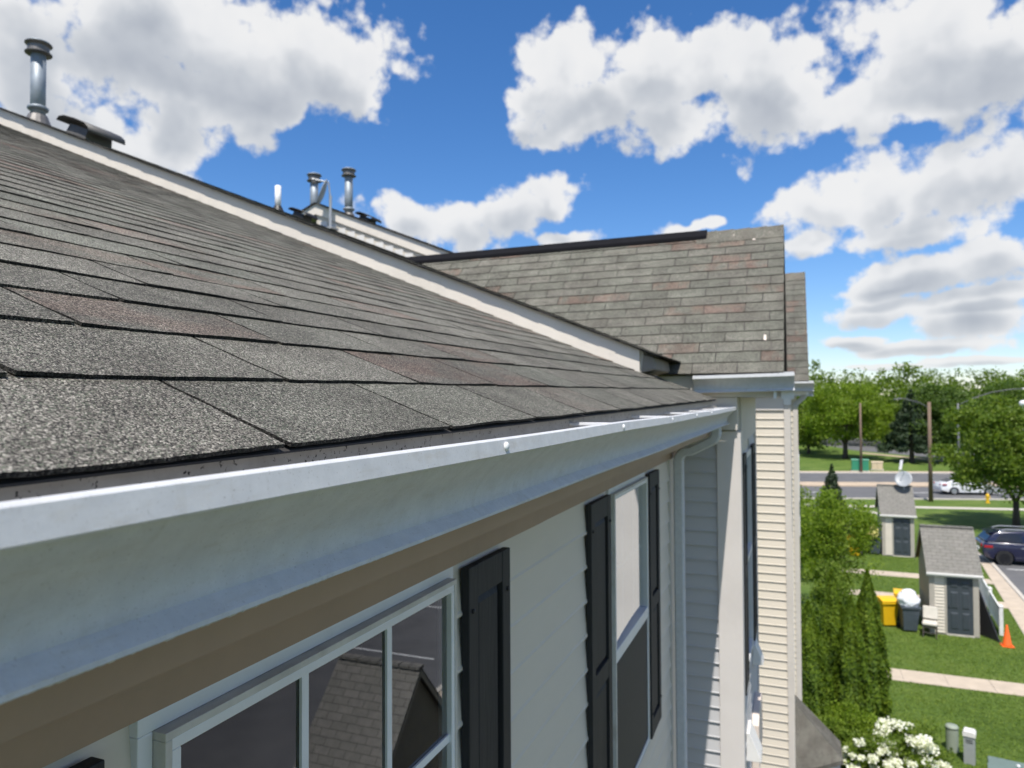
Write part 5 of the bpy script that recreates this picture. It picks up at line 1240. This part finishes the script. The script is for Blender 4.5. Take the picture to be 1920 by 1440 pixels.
tree('shrub_tree', (0.9, 26.6), 3.0, .06, (1.1, 1.1, 1.1), 'low green bush between the hedge and the bright tree', 'leaf_mid', 8000, .05, 40, None, 1.7, .5, 3, .3)
tree('shrub_tree', (0.1, 36.0), 4.4, .08, (1.3, 1.3, 1.6), 'small tree close against the far houses', 'leaf_mid', 7000, .06, 40, None, 2.7, .8, 3, .3)
def conifer(loc, hgt, rad, label, leaf, n, size, name='spruce_tree', z0=.35, group=None, power=1.0, cat='tree'):
    t = thing(name, label, cat, (loc[0], loc[1], 0), group); z = z0 + (hgt - z0) * (1 - np.sqrt(RNG.random(n)))
    lay = np.sin((z - z0) / (hgt - z0) * 34 + RNG.normal(size=n) * .3) * .12; f = ((hgt - z) / (hgt - z0)) ** power
    a = RNG.random(n) * 2 * np.pi; nb = np.round(a / (2 * np.pi) * 9) / 9 * 2 * np.pi
    a = a * .55 + nb * .45; r = rad * f * (.35 + .65 * np.sqrt(RNG.random(n))) * (1 + lay) * (1 + .12 * np.sin(a * 3 + z * 2))
    P = np.stack([loc[0] + r * np.cos(a), loc[1] + r * np.sin(a), z - .15 * r + RNG.normal(size=n) * .04], 1)
    V, Fq = leaf_quads(P, size, .1, aspect=.4); np_mesh('crown', V, Fq, leaf, t)
    MB().tube([(loc[0], loc[1], -.05), (loc[0], loc[1], hgt * .9)], [rad * .09, .02], 8).build('trunk', 'bark', t); return t
conifer((14.3, 106), 9.6, 3.6, 'dark spruce across the road, left of the dark round tree', 'leaf_spruce', 12000, .30, z0=2.0, group=G)
conifer((2.15, 49.0), 4.3, 1.35, 'small pointed spruce behind the bright green tree', 'leaf_spruce', 6000, .11)
def arbor(x, y, h_, r_, label):
    """columnar evergreen: upright sprays, rounded top"""
    t = thing('columnar_evergreen', label, 'hedge tree', (x, y, 0), 'hedge of columnar evergreens'); n = 24000
    q = RNG.random(n) ** .9; z = .05 + q * (h_ - .05)
    prof = np.interp(q, [0, .12, .45, .75, .92, 1.0], [.92, 1.0, .84, .52, .20, .02])
    a = RNG.random(n) * 2 * np.pi; rib = 1 + .20 * np.sin(a * 5 + x * 9) + .07 * np.sin(a * 11 + z * 3) + .08 * np.sin(z * 7 + a * 2)
    r = r_ * prof * rib * (.62 + .38 * RNG.random(n) ** .5)
    P = np.stack([x + r * np.cos(a), y + r * np.sin(a), z], 1)
    d = np.stack([np.cos(a) * .8, np.sin(a) * .8, .75 + RNG.normal(size=n) * .3], 1) + RNG.normal(size=(n, 3)) * .5; d /= np.linalg.norm(d, axis=1)[:, None]
    up = np.stack([np.cos(a) * .25, np.sin(a) * .25, np.ones(n)], 1) + RNG.normal(size=(n, 3)) * .22; up -= (up * d).sum(1)[:, None] * d; up /= np.linalg.norm(up, axis=1)[:, None]
    b = np.cross(d, up); s = (.052 * RNG.uniform(.6, 1.4, n))[:, None]
    V = np.stack([P - up * s, P + b * s * .42, P + up * s * 1.1, P - b * s * .42], 1).reshape(-1, 3)
    np_mesh('crown', V, np.arange(len(V)).reshape(-1, 4), 'leaf_arbor', t)
    MB().tube([(x, y, -.05), (x, y, h_ * .85)], [.07, .02], 8).build('trunk', 'bark', t)
arbor(0.26, 19.6, 3.25, .48, 'leftmost columnar evergreen of the hedge, against the houses')
arbor(0.86, 20.7, 3.85, .45, 'second columnar evergreen from the houses in the hedge')
arbor(1.28, 20.2, 3.30, .43, 'third columnar evergreen from the houses in the hedge')
arbor(1.76, 21.2, 3.80, .46, 'rightmost columnar evergreen of the hedge, nearest the lawn')
def azalea(x, y, h_, r_, label, flowers=2600, leaf='leaf_mid'):
    t = thing('flowering_shrub', label, 'shrub', (x, y, 0), 'shrubs at the foot of the hedge')
    P, C = blob_points((x, y, h_ * .5), (r_, r_, h_ * .55), 9000, 40, .32, .5, -.8); P = P[P[:, 2] > .02]
    V, Fq = leaf_quads(P, .035); np_mesh('foliage', V, Fq, leaf, t)
    if flowers:
        Pf, _ = blob_points((x, y, h_ * .53), (r_ * 1.03, r_ * 1.03, h_ * .57), flowers, 34, .16, .92, -.1)
        V, Fq = leaf_quads(Pf, .034, .8, aspect=.9); np_mesh('flowers', V, Fq, 'petal_white', t)
    m = MB()
    for k in range(6): a = k * 1.05; m.tube([(x, y, 0), (x + .5 * r_ * math.cos(a), y + .5 * r_ * math.sin(a), h_ * .5)], [.02, .008], 6)
    m.build('stems', 'bark', t)
azalea(2.15, 18.25, .92, .78, 'white flowering shrub at the bottom, right of the hedge', 5200)
azalea(1.45, 17.5, .85, .55, 'smaller white flowering shrub left of the larger one', 3200)
azalea(1.15, 18.5, 1.20, .60, 'plain green shrub between the hedge and the white flowers', 0, 'leaf_bright')
azalea(0.55, 18.0, .95, .60, 'low green shrub beside the box bay', 0, 'leaf_mid')
# far wood: one mass
VV, FF = [], []; base = 0
for k in range(230):
    az = R(RNG.uniform(-16, 62)); dist = RNG.uniform(135, 265); x, y = dist * math.sin(az), dist * math.cos(az)
    hh = RNG.uniform(11.0, 15.0) * (0.82 + dist / 900); rr = RNG.uniform(3.6, 6.0)
    P, _ = blob_points((x, y, hh * .56), (rr, rr, hh * .47), 950, 30, .25, .6, -.95)
    V, Fq = leaf_quads(P, .32); VV.append(V); FF.append(Fq + base); base += len(V)
wood = np_mesh('woodland', np.concatenate(VV), np.concatenate(FF), 'leaf_mid', None, 'stuff'); wood['label'] = 'wood of green trees along the horizon'; wood['category'] = 'woodland'
VV, FF = [], []; base = 0
for k in range(150):
    az = R(RNG.uniform(-16, 62)); dist = RNG.uniform(125, 200); x, y = dist * math.sin(az), dist * math.cos(az)
    if 4 < x < 40 and y < 150: continue
    hh = RNG.uniform(5, 10); rr = RNG.uniform(3, 5.0)
    P, _ = blob_points((x, y, hh * .48), (rr, rr, hh * .48), 650, 26, .28, .6, -.95)
    V, Fq = leaf_quads(P, .30); VV.append(V); FF.append(Fq + base); base += len(V)
u_ = np_mesh('undergrowth', np.concatenate(VV), np.concatenate(FF), 'leaf_dark', None, 'stuff'); u_['label'] = 'darker low trees in front of the horizon wood'; u_['category'] = 'woodland'
# lawn blades near the houses
n = 90000; x = RNG.uniform(.9, 8.6, n); y = 16.5 + 34 * RNG.random(n) ** 1.5
ok = np.ones(n, bool)
for a, b in ((24.0, 25.05), (33.72, 34.73), (37.8, 39.0)): ok &= ~((y > a) & (y < b))
ok &= x < np.interp(y, [0, 30, 42.6, 60], [6.1, 7.42, 8.7, 8.7]); ok &= ~((x > 4.3) & (x < 6.05) & (y > 29.2) & (y < 31.8)); ok &= ~((x > 4.2) & (x < 5.95) & (y > 42.7) & (y < 45.3))
x, y = x[ok], y[ok]; n = len(x); a = RNG.random(n) * 6.283; hgt = RNG.uniform(.015, .05, n); w = .012 + .010 * RNG.random(n); lean = RNG.normal(size=(n, 2)) * .06
V = np.stack([np.stack([x - w * np.cos(a), y - w * np.sin(a), np.zeros(n)], 1), np.stack([x + w * np.cos(a), y + w * np.sin(a), np.zeros(n)], 1), np.stack([x + lean[:, 0], y + lean[:, 1], hgt], 1)], 1).reshape(-1, 3)
g_ = np_mesh('lawn_grass', V, np.arange(len(V)).reshape(-1, 3), 'grass_blade', None, 'stuff'); g_['label'] = 'mown grass blades on the lawn'; g_['category'] = 'grass'
